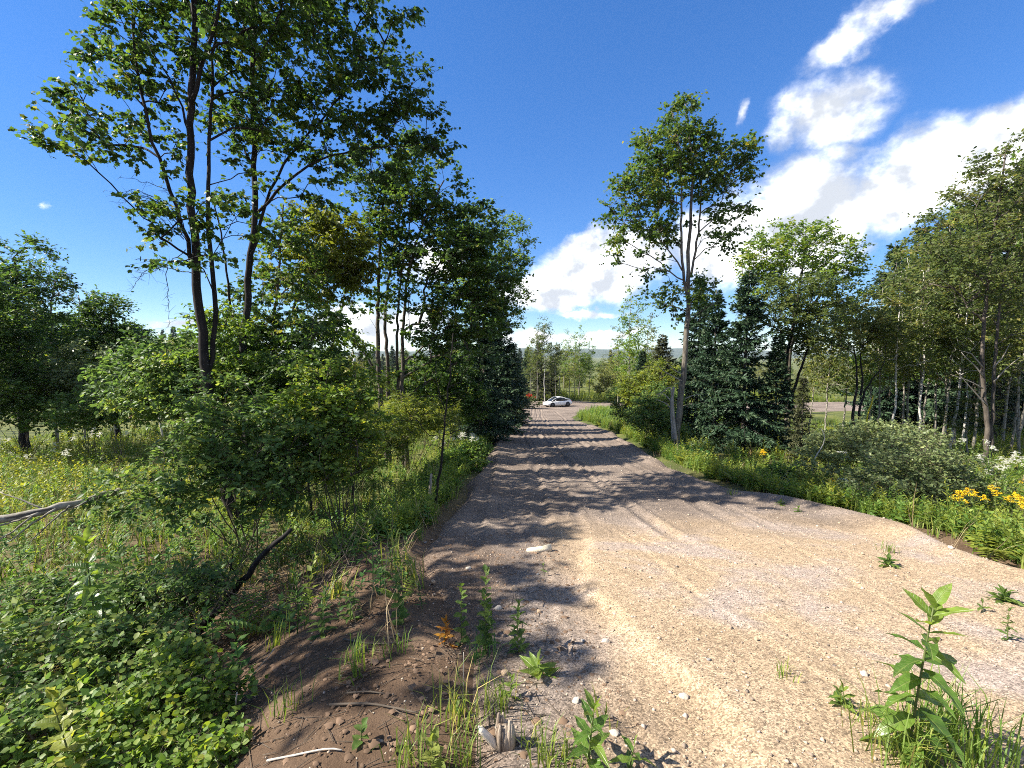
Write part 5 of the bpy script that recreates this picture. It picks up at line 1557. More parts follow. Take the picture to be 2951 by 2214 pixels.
def leafy_plant(name, label, base, top, n, kind, L, seed, whorl=2, tipkind=None, r=.007, cat='plant', lift=.25, group=None, first=.06, jit=.12, stem='stem', shrink=.45, low=1.0):
    """an upright plant, every leaf a part"""
    rr = rng_(seed)
    base, top = np.array(base, float), np.array(top, float)
    t = thing(name, base, label, cat, group)
    h = np.linalg.norm(top - base)
    mid = (base + top) / 2 + rr.normal(0, .03 * h, 3)
    pth = bez(base - np.array([0, 0, .05]), mid, top, 9)
    mb = MB(); v, f = tube(pth, np.linspace(r, r * .45, 9), 7); mb.add(v, f)
    mb.build('stem', M[stem], t, base, True)
    az = rr.uniform(0, 6.28)
    for k in range(n):
        q = first + (1 - first) * (k // whorl) / max(1, (n - 1) // whorl)
        if k % whorl == 0:
            az += 1.57 + rr.normal(0, .25)
        a = az + (k % whorl) * 2 * math.pi / whorl + rr.normal(0, jit)
        p = pth[0] + (pth[-1] - pth[0]) * 0
        s = q * 8; i0 = min(7, int(s)); p = pth[i0] + (pth[i0 + 1] - pth[i0]) * (s - i0)
        kk = tipkind if (tipkind and q > .82) else kind
        me = LEAFM[kk][int(rr.integers(0, len(LEAFM[kk])))]
        o = obj('leaf', me, t)
        el = lift + .9 * max(0, q - .72) * 3 + rr.normal(0, .12)
        ax = Vector((math.cos(a) * math.cos(el), math.sin(a) * math.cos(el), math.sin(el)))
        up = Vector((0, 0, 1)) + Vector(rr.normal(0, .22, 3))
        y = up.cross(ax).normalized(); z = ax.cross(y)
        s = L * (1 - shrink * q) * rr.uniform(.82, 1.12) * (low if q < .15 else 1)
        m = Matrix((ax, y, z)).transposed().to_4x4()
        o.matrix_local = Matrix.Translation(Vector(p - base)) @ m @ Matrix.Scale(s, 4)
    return t


def gpx(px, py):
    """the ground point seen at a photograph pixel"""
    d = ray(px, py)
    lo, hi = .3, 400.0
    Y = .5
    while Y < 200:
        p = EYE + d * (Y / d.y)
        if p.z < gz(p.x, p.y):
            break
        Y *= 1.02
    lo, hi = Y / 1.02, Y
    for _ in range(24):
        m = (lo + hi) / 2
        p = EYE + d * (m / d.y)
        if p.z < gz(p.x, p.y): hi = m
        else: lo = m
    p = EYE + d * (hi / d.y)
    return np.array((p.x, p.y, gz(p.x, p.y)))


def base_at(px, Y):
    return np.array(gp(px, Y))


def foreground_plants():
    # the tall plant in the lower right corner
    b = base_at(2688, 1.95); tp = np.array(at(2690, 1752, 1.95))
    leafy_plant('young_cherry', 'tall leafy young plant with long glossy leaves in the lower right corner', b, tp, 34, 'broad', .215, 801, 2, 'young', .0065, lift=.12, shrink=.30)
    # smaller companions along the bottom edge
    b = base_at(1708, 1.98); leafy_plant('leafy_sprout', 'bright upright sprout with reddish tip at the bottom of the gravel', b, np.array(at(1712, 2045, 1.98)), 16, 'broad', .165, 802, 2, 'young', .006, lift=.45)
    b = base_at(1832, 1.93); leafy_plant('leafy_sprout', 'small bronze-tipped sprout at the bottom edge beside the bright sprout', b, np.array(at(1828, 2150, 1.93)), 9, 'broad', .13, 803, 2, 'young', .005, lift=.5)
    b = base_at(150, 2.3); leafy_plant('hollyhock', 'pale yellow-green broad-leaved plant catching the sun in the lower left corner', b, np.array(at(150, 2020, 2.25)), 26, 'pale', .13, 804, 2, 'pale', .006, lift=.5, shrink=.3)
    # tall milkweed-like plants on the slope
    b = base_at(240, 3.9); leafy_plant('tall_weed', 'tall weed with stacked oblong leaves rising from the left slope', b, np.array(at(245, 1560, 3.85)), 44, 'broad', .26, 805, 2, 'young', .008, lift=.3, shrink=.35)
    b = base_at(350, 4.6); leafy_plant('tall_weed', 'slimmer tall weed just behind the stacked-leaf one', b, np.array(at(340, 1590, 4.5)), 34, 'weed', .2, 806, 2, None, .006, lift=.35)
    b = base_at(190, 4.8); leafy_plant('tall_weed', 'shorter shaded weed left of the stacked-leaf one', b, np.array(at(120, 1640, 4.7)), 28, 'weed', .2, 807, 2, None, .006, lift=.3)
    # saplings on the bare bank
    S = [(1150, 1800, 1668, 'round', .10, 22, 'aspen_sapling', 'aspen sapling with round leaves at the edge of the weeds on the bank'),
         (1330, 1850, 1690, 'round', .09, 18, 'aspen_sapling', 'shaded aspen sapling in the middle of the bare bank'),
         (1395, 1870, 1645, 'round', .09, 26, 'aspen_sapling', 'tallest sapling of the bank with a lit yellow tip'),
         (1400, 1880, 1730, 'weed', .12, 26, 'bank_weed', 'dense leafy weed at the foot of the tallest sapling'),
         (1495, 1880, 1740, 'weed', .10, 34, 'bank_weed', 'narrow dark weed spike right of the tallest sapling'),
         (1280, 1850, 1790, 'orange', .11, 16, 'orange_sapling', 'small sapling with orange and yellow leaves on the bank'),
         (1010, 1790, 1690, 'weed', .13, 26, 'bank_weed', 'green weed with long leaves at the top left of the bank'),
         (930, 1830, 1720, 'weed', .13, 24, 'bank_weed', 'leafy weed in the shade left of the long-leaved one'),
         (1470, 2010, 1955, 'young', .09, 12, 'bank_weed', 'little light green sprout over the grass tuft'),
         (1250, 2230, 2135, 'pale', .10, 12, 'bank_weed', 'yellow-green sprout left of the split stump'),
         (1310, 2050, 2035, 'round', .07, 8, 'bank_weed', 'tiny round-leaved sprout in the grass above the stump'),
         (1040, 2140, 2090, 'round', .07, 8, 'bank_weed', 'tiny sprout alone on the bare soil'),
         (1570, 1660, 1630, 'weed', .07, 6, 'bank_weed', 'tiny weed at the crumbling gravel edge'),
         (2430, 2040, 1990, 'young', .10, 8, 'gravel_weed', 'small two-leaved sprout alone on the gravel left of the tall corner plant'),
         (2905, 1845, 1755, 'weed', .07, 22, 'gravel_weed', 'small dark upright weed on the gravel near the picture edge')]
    for k, (px, py, top, kind, L, n, nm, lab) in enumerate(S):
        b = gpx(px, py)
        tp = np.array(at(px + (k % 3 - 1) * 4, top, b[1]))
        leafy_plant(nm, lab, b, tp, n, kind, L, 820 + k, 2 if kind != 'round' else 1, None, .004, lift=.35)
    # rosettes on the gravel
    for k, (px, py, n, L, lab) in enumerate([(2560, 1630, 22, .16, 'leafy green clump lying on the gravel by the verge'), (2895, 1735, 24, .17, 'dark glossy clump on the gravel near the picture edge'),
                                             (2420, 2030, 12, .1, 'low grey-green weed next to the lone sprout on the gravel'), (2250, 1455, 16, .16, 'low weeds clump at the gravel edge below the goldenrod'),
                                             (2300, 1475, 12, .14, 'flat weed on the gravel beside the verge clump'), (2830, 1760, 8, .09, 'tiny clump between the two gravel clumps'),
                                             (1550, 1945, 14, .2, 'broad-bladed grass tuft at the foot of the bare bank')]):
        b = gpx(px, py)
        leafy_plant('weed_rosette', lab, b, b + np.array([0, 0, .07]), n, 'weed' if k != 6 else 'young', L, 860 + k, 3, None, .004, lift=.35, first=.0)
    # grass tufts
    T = [(1385, 1900, .22, 26, 'dark_weed', 'dark fine grass tuft below the tallest sapling'), (1310, 2080, .30, 46, 'grass', 'large fine grass tuft left above the split stump'), (1440, 2040, .24, 40, 'grass', 'grass tuft above the split stump'),
         (1560, 2190, .17, 46, 'grass', 'lit grass patch right of the split stump'), (1620, 2200, .14, 34, 'grass', 'thin lit grass at the edge of the gravel by the stump'), (1200, 2200, .22, 46, 'grass', 'long grass at the bottom edge left of the stump'),
         (1330, 2210, .2, 40, 'grass', 'grass sprouting just left of the split stump'), (2270, 1950, .1, 18, 'grass', 'small dry tuft alone on the sunny gravel'), (2500, 2080, .1, 24, 'grass', 'low dry grass below the lone sprout'),
         (2600, 2200, .3, 90, 'grass', 'thick grass around the foot of the tall corner plant'), (2790, 2190, .34, 110, 'weed', 'rank green grass right of the tall corner plant'), (2700, 2140, .3, 90, 'weed', 'grassy weeds behind the tall corner plant'),
         (2555, 1590, .14, 26, 'grass', 'small grass tuft behind the leafy gravel clump'), (2110, 1425, .16, 24, 'weed', 'tuft at the gravel edge under the verge'), (1740, 2090, .13, 22, 'grass', 'thin grass behind the bright sprout'),
         (820, 2060, .2, 30, 'grass', 'grass tuft at the left border of the bare soil'), (1030, 1900, .18, 30, 'weed', 'green tuft on the upper bare bank'), (1140, 1885, .16, 26, 'weed', 'small green tuft right of the upper bank tuft')]
    for k, (px, py, h, n, mat, lab) in enumerate(T):
        py_ = min(py, 2205)
        b = gpx(px, py_)
        v, f, t = p_grass(900 + k, h * 1.15, n, .03 + .16 * h, .0026)
        o = obj('grass_tuft', mesh_of('grass_tuft', v, f, np.clip(t + .05, 0, 1), M[mat]))
        o.location = b; tag(o, lab, 'grass')


# ------------------------------------------------------------------ flowers on the right verge and in the meadow
def flower_head(seed, kind):
    rr = rng_(seed); mb = MB()
    if kind == 'daisy':
        n = 11
        az = np.arange(n) * 2 * math.pi / n + rr.normal(0, .1, n)
        a = np.stack([np.cos(az), np.sin(az), np.full(n, -.25) + rr.normal(0, .15, n)], -1)
        v, f, m = leaves(np.zeros((n, 3)), a, np.tile([0, 0, 1.0], (n, 1)), np.full(n, .055), 'diamond'); mb.add(v, f, .5)
    elif kind == 'plume':
        for k in range(9):
            az = rr.uniform(0, 6.28); L = rr.uniform(.07, .15)
            t = np.linspace(.1, 1, 12)
            p = np.stack([np.cos(az) * t * L, np.sin(az) * t * L, .16 * (1 - k / 9) + .05 * t - .05 * t * t], -1)
            p = np.repeat(p, 3, 0) + rr.normal(0, .007, (36, 3))
            v, f, m = leaves(p, rr.normal(0, 1, (36, 3)) + np.array([0, 0, .7]), rr.normal(0, 1, (36, 3)), np.full(36, .017), 'diamond'); mb.add(v, f, np.repeat(np.clip(rr.normal(.5, .2, 36), 0, 1), m))
    else:                                           # flat white umbel
        n = 90
        r = np.sqrt(rr.uniform(0, 1, n)) * .075; az = rr.uniform(0, 6.28, n)
        p = np.stack([r * np.cos(az), r * np.sin(az), .02 - 2.2 * r * r + rr.normal(0, .006, n)], -1)
        v, f, m = leaves(p, np.stack([np.cos(az), np.sin(az), .3 * np.ones(n)], -1), np.tile([0, 0, 1.0], (n, 1)), np.full(n, .022), 'diamond'); mb.add(v, f, .6)
    return mb


def flower_mesh(kind, mat, seed):
    mb = flower_head(seed, kind)
    return mb.mesh('flower', M[mat])


def flowers():
    FM = {'daisy': flower_mesh('daisy', 'gold_flower', 1), 'plume': flower_mesh('plume', 'gold_flower', 2), 'umbel': flower_mesh('umbel', 'white_flower', 3), 'spray': flower_mesh('plume', 'white_flower', 4)}
    mbc = MB(); v, f = tube([(0, 0, -.008), (0, 0, .008), (0, 0, .016)], [.014, .017, .008], 7); mbc.add(v, f)
    disc = mbc.mesh('flower_centre', plain('flower_centre', (.16, .07, .02), .8))
    stems = {}
    for q, (h, pr, L, mt) in enumerate(((.75, 9, .12, 'weed'), (.9, 14, .11, 'weed_lit'), (.8, 8, .14, 'weed'))):
        v, f, t = p_weed(940 + q, h, pr, L)
        stems[q] = mesh_of('stem', v, f, t, M[mt]); stems[q]['h'] = h
        stems[(q, 'top')] = v[np.argmax(v[:, 2])]

    def fl(name, label, px, py, Y, kind, group=None, sc=1.0, seed=0):
        q = {'daisy': 0, 'plume': 1, 'umbel': 2, 'spray': 2}[kind]
        p = at(px, py, Y)
        g = gz(p.x, p.y)
        h = max(.25, p.z - g)
        t = thing(name, (p.x, p.y, g), label, 'flower', group)
        t.rotation_euler = (0, 0, seed * 1.9)
        s = obj('stem', stems[q], t); s.scale = (1, 1, h / stems[q]['h'])
        o = obj('flower', FM[kind], t)
        tpp = stems[(q, 'top')]
        o.location = (tpp[0] * .9, tpp[1] * .9, h - .01); o.scale = (sc, sc, sc)
        if kind == 'daisy':
            o.rotation_euler = (.35, .2, seed)
            obj('flower_centre', disc, o)
    D = [(2430, 1450, 9.0, 'upper yellow cone-flower of the pair at the gravel edge'), (2510, 1448, 8.8, 'large drooping yellow cone-flower nearest the round willow bush'), (2383, 1381, 10.5, 'yellow cone-flower standing back in the weeds'),
         (2412, 1388, 10.6, 'pale yellow cone-flower beside the one standing back'), (2782, 1516, 7.6, 'yellow flower on a dark leafy stem in the shade'), (2829, 1511, 7.5, 'thin stem with small yellow flowers by the dark gap'),
         (2842, 1555, 7.0, 'low yellow flower at the gravel edge near the goldenrod')]
    for k, (px, py, Y, lab) in enumerate(D):
        fl('coneflower', lab, px, py, Y, 'daisy', None, 1.5 if k < 4 else 1.2, k)
    rr = rng_(55)
    for k in range(11):
        px, py, Y = 2855 + rr.uniform(-20, 90), 1436 + rr.uniform(-10, 16), 7.4 + rr.uniform(-.4, .6)
        fl('goldenrod', 'goldenrod plume in the bright yellow patch by the picture edge', px, py, Y, 'plume', 'goldenrod patch at the picture edge', .62, k)
    for k, (px, py, Y, lab) in enumerate([(2190, 1315, 15, 'goldenrod under the tallest spruce'), (2025, 1325, 15.5, 'goldenrod beside the lone maple foot'), (2050, 1335, 15, 'second goldenrod beside the lone maple foot'), (2935, 1400, 8, 'goldenrod leaning out at the picture edge'),
                                          (2820, 1460, 7.2, 'short goldenrod below the yellow patch')]):
        fl('goldenrod', lab, px, py, Y, 'plume', None, 1.2, k)
    for k in range(26):
        px, py = 2890 + rr.normal(0, 38), 1325 + rr.normal(0, 22)
        fl('white_aster', 'white flower head in the bright patch behind the goldenrod', px, py, 9.6 + rr.uniform(-.6, .9), 'spray', 'white flowers behind the goldenrod', .6, k)
    for k, (px, py, Y, lab) in enumerate([(2450, 1305, 11, 'white flower head left of the round willow bush'), (2470, 1312, 11.2, 'white flower head next to the one by the round willow bush'), (2420, 1388, 10.4, 'small white flower among the cone-flowers'),
                                          (2005, 1305, 16, 'white flower at the foot of the lone maple')]):
        fl('white_aster', lab, px, py, Y, 'umbel', None, 1.3, k)
    for k in range(22):
        px, py = [(40, 1262), (290, 1250), (70, 1320), (330, 1245), (250, 1265), (150, 1300), (180, 1325)][k % 7]
        px += rr.normal(0, 24); py += rr.normal(0, 9)
        fl('meadow_flower', 'white flower head standing in the sunny meadow', px, py, 15.5 + rr.uniform(-2, 3), 'spray', 'white flowers in the meadow', .85, k)
    for k in range(14):
        px, py = 1330 + rr.normal(0, 30), 1275 + rr.normal(0, 12)
        fl('verge_flower', 'pale flower head on the verge left of the road', px, py, 14.5 + rr.uniform(-1, 1.5), 'spray', 'pale flowers on the left verge', .9, k)


foreground_plants()
flowers()
# ------------------------------------------------------------------ wood, stones, car, house, poles
def rock_mesh(seed, mat, sub=3):
    rr = rng_(seed)
    n = sub
    g = np.linspace(-1, 1, n + 1)
    V, Fc, idx = [], [], {}
    def vid(p):
        k = tuple(np.round(p, 4))
        if k not in idx:
            idx[k] = len(V); V.append(p)
        return idx[k]
    for ax in range(3):
        for sg in (-1, 1):
            for i in range(n):
                for j in range(n):
                    q = []
                    for di, dj in ((0, 0), (1, 0), (1, 1), (0, 1)):
                        p = np.zeros(3); p[ax] = sg; p[(ax + 1) % 3] = g[i + di]; p[(ax + 2) % 3] = g[j + dj]
                        q.append(vid(p))
                    if sg < 0: q = q[::-1]
                    Fc += [[q[0], q[1], q[2]], [q[0], q[2], q[3]]]
    V = np.array(V)
    D = unit(V)
    V = D * .55 + V * .45
    V *= 1 + rr.normal(0, .09, (len(V), 1))
    for _ in range(5):                                # knock flat facets off
        d = unit(rr.normal(size=3)); h = rr.uniform(.62, .85)
        k = V @ d
        V = V - np.maximum(0, k - h)[:, None] * d
    return mesh_of('stone', V * .5, np.array(Fc), np.full(len(Fc), .5), mat)


def stones():
    m1 = plain('pale_stone', (.42, .37, .30), .85, .2, noise=.35, scale=9)
    m2 = plain('grey_stone', (.22, .21, .20), .85, .2, noise=.4, scale=9)
    m3 = plain('tan_stone', (.36, .26, .17), .9, .2, noise=.3, scale=9)
    P = [rock_mesh(1, m1), rock_mesh(2, m2), rock_mesh(3, m3), rock_mesh(4, m1), rock_mesh(5, m3)]
    # gravel : real pebbles, past counting
    rr = rng_(7)
    oct_v = np.array([[1, 0, 0], [-1, 0, 0], [0, 1, 0], [0, -1, 0], [0, 0, 1], [0, 0, -1.0]])
    oct_f = np.array([[0, 2, 4], [2, 1, 4], [1, 3, 4], [3, 0, 4], [2, 0, 5], [1, 2, 5], [3, 1, 5], [0, 3, 5]])
    n = 42000
    y = 1.4 + 15 * rr.uniform(0, 1, n) ** 1.7
    x = rr.uniform(-3.2, 8.5, n)
    k = (np.abs(x) < 1.3 * y + .4) & ((road_sd(x, y) > .05) | (rr.uniform(0, 1, n) < .25))
    x, y = x[k], y[k]; n = len(x)
    s = (.003 + .003 * rr.exponential(1, n) + .010 * (rr.uniform(0, 1, n) < .012)) * (.8 + .05 * y)
    s = np.minimum(s, .026)
    z = gzv(x, y)
    jit = 1 + rr.normal(0, .28, (n, 6, 3))
    sc = np.stack([s, s * rr.uniform(.6, 1, n), s * rr.uniform(.45, .8, n)], -1)
    a = rr.uniform(0, 6.28, n)
    v = oct_v[None] * jit * sc[:, None]
    vx = v[..., 0] * np.cos(a)[:, None] - v[..., 1] * np.sin(a)[:, None]
    vy = v[..., 0] * np.sin(a)[:, None] + v[..., 1] * np.cos(a)[:, None]
    V = np.stack([vx + x[:, None], vy + y[:, None], v[..., 2] + z[:, None] + (s * .25)[:, None]], -1).reshape(-1, 3)
    Fc = (np.arange(n)[:, None, None] * 6 + oct_f[None]).reshape(-1, 3)
    m, nt, N, L, out = nodes('pebble')
    at_ = N('ShaderNodeAttribute'); at_.attribute_name = 'tint'
    cr = ramp(N, [(0, (.12, .10, .085)), (.35, (.28, .22, .16)), (.65, (.39, .31, .23)), (.93, (.36, .29, .24)), (1, (.42, .36, .29))])
    L(at_.outputs['Fac'], cr.inputs[0])
    pb = N('ShaderNodeBsdfPrincipled'); pb.inputs['Roughness'].default_value = .85; pb.inputs['Specular IOR Level'].default_value = .2
    L(cr.outputs[0], pb.inputs['Base Color']); L(pb.outputs[0], out.inputs[0])
    tag(obj('gravel', mesh_of('gravel', V, Fc, np.repeat(rr.uniform(0, 1, n), 8), m)), kind='stuff')
    # stones one can pick out
    big = [(1800, 1233, .55, 0, 'long flat pale stone set in the eroded bank at the bend'), (1840, 1240, .34, 1, 'grey stone next to the long flat one at the bend'), (1862, 1247, .42, 3, 'rounded pale stone lowest on the bank at the bend'),
           (1885, 1250, .25, 2, 'small tan stone at the end of the bank stones'), (1480, 1700, .09, 2, 'tan stone half sunk behind the saplings'), (1435, 1755, .07, 0, 'pale stone right of the tallest sapling'), (1555, 1765, .06, 2, 'small tan stone alone on the shaded gravel'),
           (1745, 1550 + 300, .06, 0, 'pale pebble at the shadow edge on the gravel'), (1660, 2022, .055, 3, 'white pebble on the gravel above the bright sprout'), (1770, 2115, .05, 0, 'flat white pebble right of the bright sprout'),
           (1455, 1945, .06, 2, 'reddish tan stone on the soil beside the broad-bladed tuft'), (1250, 1680, .08, 2, 'round tan stone at the top of the bare bank'), (1225, 1565, .05, 1, 'grey stone on the shaded road edge'),
           (2490, 1945, .05, 3, 'pale stone on the sunny gravel left of the tall corner plant'), (1970, 2010, .06, 0, 'cream stone in the middle of the sunny gravel'), (2740, 1580, .08, 0, 'pale stone near the verge by the leafy clump'),
           (2120, 1625, .05, 3, 'single pale stone on the open gravel'), (1350, 1640, .07, 0, 'pale stone below the shaded road edge')]
    for k, (px, py, s, pr, lab) in enumerate(big):
        b = gpx(px, py)
        o = obj('stone', P[pr]); o.location = (b[0], b[1], b[2] + s * .12); o.scale = (s, s * .8, s * .5); o.rotation_euler = (.1, .15, k * 1.3)
        tag(o, lab, 'stone')
    for k in range(70):
        y = rr.uniform(2.2, 13); x = rr.uniform(-2.2, 6.0)
        if abs(x) > 1.15 * y: continue
        s = rr.uniform(.018, .036) * (1 + .04 * y)
        o = obj('stone', P[int(rr.integers(0, 5))]); o.location = (x, y, gz(x, y) + s * .1); o.scale = (s, s * .8, s * .55); o.rotation_euler = (rr.uniform(-.3, .3), rr.uniform(-.3, .3), rr.uniform(0, 6))
        tag(o, 'small loose stone on the gravel or bare soil', 'stone', 'small loose stones')


def slab():
    """the pale split slab lying in the road"""
    b = gpx(1552, 1590)
    t = np.linspace(0, 1, 9)
    prof = np.array([[-.5, -.03], [-.38, .11], [-.1, .14], [.25, .15], [.44, .13], [.5, .05], [.46, -.06], [.2, -.10], [-.2, -.11], [-.42, -.08]])
    n = len(prof)
    rr = rng_(5)
    L = .39
    bot = np.concatenate([prof * L, np.full((n, 1), .0)], 1)
    top = np.concatenate([prof * L * .95 + rr.normal(0, .004, prof.shape), (.055 + .012 * rr.normal(size=(n, 1)) + .02 * prof[:, :1])], 1)
    V = np.concatenate([bot, top, [[0, 0, .068]], [[0, 0, 0]]])
    f = []
    for k in range(n):
        j = (k + 1) % n
        f += [[k, j, n + j], [k, n + j, n + k], [n + k, n + j, 2 * n], [j, k, 2 * n + 1]]
    m = bark_mat('pale_split_slab', (.42, .36, .25), (.66, .58, .44), scale=18, bump=.5, stretch=1)
    o = obj('pale_slab', mesh_of('pale_slab', V, np.array(f), None, m)); o.location = (b[0], b[1], b[2] - .004); o.rotation_euler = (.06, -.06, .14)
    tag(o, 'pale flat slab lying alone in the shade of the road', 'slab')


def branch_thing(name, label, cat, paths, mat, part='branch', base=None):
    """paths: [(world points, r0, r1)], the first is the main one"""
    b = np.array(paths[0][0][0] if base is None else base)
    t = thing(name, b, label, cat)
    for k, (pts, r0, r1) in enumerate(paths):
        p = resample(pts, .07 if r0 < .03 else .12)
        rr = rng_(len(pts) + k)
        p[1:-1] += rr.normal(0, r0 * .25, p[1:-1].shape)
        mb = MB(); v, f = tube(p, np.linspace(r0, r1, len(p)) * (1 + rr.normal(0, .06, len(p))), 8 if r0 > .03 else 5); mb.add(v, f)
        mb.build('stem' if k == 0 else part, M[mat], t, b, True)
    return t


def deadwood():
    # fallen birch at the left edge
    W = lambda pts, Y: px_path(pts, Y)
    branch_thing('fallen_birch', 'fallen white birch trunk poking in at the left edge over the grass', 'log',
                 [(W([(345, 1412, .9), (260, 1440, .5), (160, 1465, .2), (80, 1485), (0, 1500, -.1), (-150, 1520, -.4)], 5.6), .04, .062), (W([(160, 1468), (90, 1510, -.1), (30, 1560, -.2)], 5.7), .016, .008), (W([(110, 1480), (50, 1500), (-20, 1520)], 5.5), .018, .01),
                  (W([(200, 1458), (140, 1510), (80, 1570)], 5.6), .012, .006), (W([(120, 1465), (60, 1440), (0, 1418)], 5.8), .012, .007), (W([(90, 1490), (40, 1530), (-10, 1560)], 5.4), .014, .008), (W([(250, 1445), (200, 1470), (150, 1490)], 5.9), .012, .006)], 'aspen')
    # dead leaning branch
    branch_thing('dead_branch', 'thick dark dead branch slanting up out of the brush on the slope', 'branch',
                 [(W([(640, 1750), (700, 1670), (750, 1610), (790, 1560), (838, 1527)], 4.9), .042, .026), (W([(650, 1735), (645, 1690), (668, 1640), (672, 1580)], 4.9), .012, .006), (W([(690, 1680), (672, 1640), (640, 1600)], 4.9), .009, .004)], 'dark_bark')
    branch_thing('rotten_root', 'dark rotten root end below the dead slanting branch', 'root', [(W([(640, 1752), (585, 1800), (545, 1850), (510, 1930)], 4.4), .04, .055), (W([(560, 1810), (470, 1815), (380, 1820)], 4.4), .035, .02)], 'dark_bark')
    S = [('bleached stick lying across the rotten root', [(390, 1765), (450, 1770), (510, 1788), (558, 1798)], 4.2, .011, .006), ('second bleached stick crossing below the first', [(395, 1823), (440, 1810), (505, 1795)], 4.2, .009, .006),
         ('bent pale stick hanging down the front of the rotten root', [(512, 1838), (505, 1880), (490, 1920), (475, 1948)], 4.0, .010, .008), ('grey stick standing up left of the rotten root', [(440, 1760), (455, 1700), (465, 1680), (500, 1690)], 4.6, .014, .008),
         ('thin pale stick at the border of the bare soil', [(655, 1990), (720, 1955), (760, 1910), (790, 1870)], 3.1, .005, .003), ('pale twig lying on the soil at the bottom edge', [(770, 2195), (850, 2180), (960, 2155), (985, 2165)], 2.35, .006, .004),
         ('thin pale upright twig in the low shrub', [(675, 2060), (680, 2020), (683, 1995)], 2.7, .005, .004), ('bowed bare stem lying along the top of the bank', [(990, 1845), (1060, 1858), (1130, 1858), (1185, 1848)], 4.1, .008, .005),
         ('pale forked snag rising from the weeds right of the spruces', [(2342, 1370), (2338, 1340), (2352, 1310), (2376, 1282), (2380, 1250), (2368, 1238)], 12, .02, .008), ('white dead stem at the meadow edge by the wood', [(470, 1260), (460, 1220), (457, 1182)], 15, .03, .02),
         ('dark twig curving over the bare soil', [(950, 2035), (1060, 2030), (1120, 2040), (1210, 2060)], 2.95, .008, .005), ('second dark twig on the bare soil above the curved one', [(1000, 2000), (1060, 1995), (1110, 2002)], 3.1, .006, .004),
         ('thin tall dry grass stem over the bank', [(1330, 2110), (1335, 2000), (1336, 1880)], 2.5, .003, .002), ('bare pale cane by the aspen sapling', [(1170, 1825), (1168, 1790), (1168, 1760)], 4.0, .005, .004)]
    for k, (lab, pts, Y, r0, r1) in enumerate(S):
        p = px_path(pts, Y)
        q = resample(p, .05 if Y < 6 else .15)
        # lying sticks follow the ground
        if 'lying' in lab or 'over the bare' in lab or 'on the bare soil' in lab:
            q = np.array([gpx(*pp) for pp in pts]); q[:, 2] += r0; q = resample(q, .05)
        mb = MB(); v, f = tube(q, np.linspace(r0, r1, len(q)), 6); mb.add(v, f)
        o = mb.build('dead_stick', M['pale_twig' if k not in (10, 11, 7) else 'twig'], None, q[0], True)
        o.location = q[0]
        tag(o, lab, 'stick')
    # brush of fine dead twigs on the slope: past counting
    rr = rng_(33)
    n = 520
    x = rr.uniform(-4.6, -1.6, n); y = rr.uniform(4.0, 7.5, n); z = gzv(x, y)
    P0 = np.stack([x, y, z + rr.uniform(0, .25, n)], -1)
    d = unit(rr.normal(0, 1, (n, 3)) * np.array([1, 1, .7]) + np.array([0, 0, .35]))
    v, f = sticks(P0, P0 + d * rr.uniform(.2, .8, n)[:, None], .005, .002)
    mb = MB(); mb.add(v, f); tag(mb.build('brush_twigs', M['twig']), kind='stuff')
    # crumbs and clods of soil on the bank
    n = 5200
    x = rr.uniform(-3.2, .7, n); y = 1.5 + 5.2 * rr.uniform(0, 1, n) ** 1.3; z = gzv(x, y)
    s = .003 + .0055 * rr.exponential(1, n); s = np.minimum(s, .032)
    ov = np.array([[1, 0, 0], [-1, 0, 0], [0, 1, 0], [0, -1, 0], [0, 0, 1], [0, 0, -1.0], [.7, .7, .3], [-.7, .6, .4], [.6, -.7, .5], [-.7, -.7, .3]])
    of = np.array([[0, 6, 4], [6, 2, 4], [2, 7, 4], [7, 1, 4], [1, 9, 4], [9, 3, 4], [3, 8, 4], [8, 0, 4]])
    v = ov[None] * (1 + rr.normal(0, .22, (n, 10, 3))) * (s[:, None, None] * np.array([1, 1, .7]))
    a = rr.uniform(0, 6.28, n)
    vx = v[..., 0] * np.cos(a)[:, None] - v[..., 1] * np.sin(a)[:, None]; vy = v[..., 0] * np.sin(a)[:, None] + v[..., 1] * np.cos(a)[:, None]
    V = np.stack([vx + x[:, None], vy + y[:, None], v[..., 2] + z[:, None]], -1).reshape(-1, 3)
    Fc = (np.arange(n)[:, None, None] * 10 + of[None]).reshape(-1, 3)
    tag(obj('soil_clods', mesh_of('soil_clods', V, Fc, None, plain('soil_clod', (.15, .10, .066), .95, .1, noise=.45, scale=3))), kind='stuff')
    # roots and twigs on the soil bank
    n = 520
    x = rr.uniform(-2.6, .3, n); y = rr.uniform(1.9, 4.4, n); z = gzv(x, y)
    a = rr.uniform(0, 6.28, n); L = rr.uniform(.05, .28, n)
    x2, y2 = x + np.cos(a) * L, y + np.sin(a) * L
    v, f = sticks(np.stack([x, y, z + .004], -1), np.stack([x2, y2, gzv(x2, y2) + .006], -1), .003, .0015)
    mb = MB(); mb.add(v, f); tag(mb.build('soil_litter', M['twig']), kind='stuff')


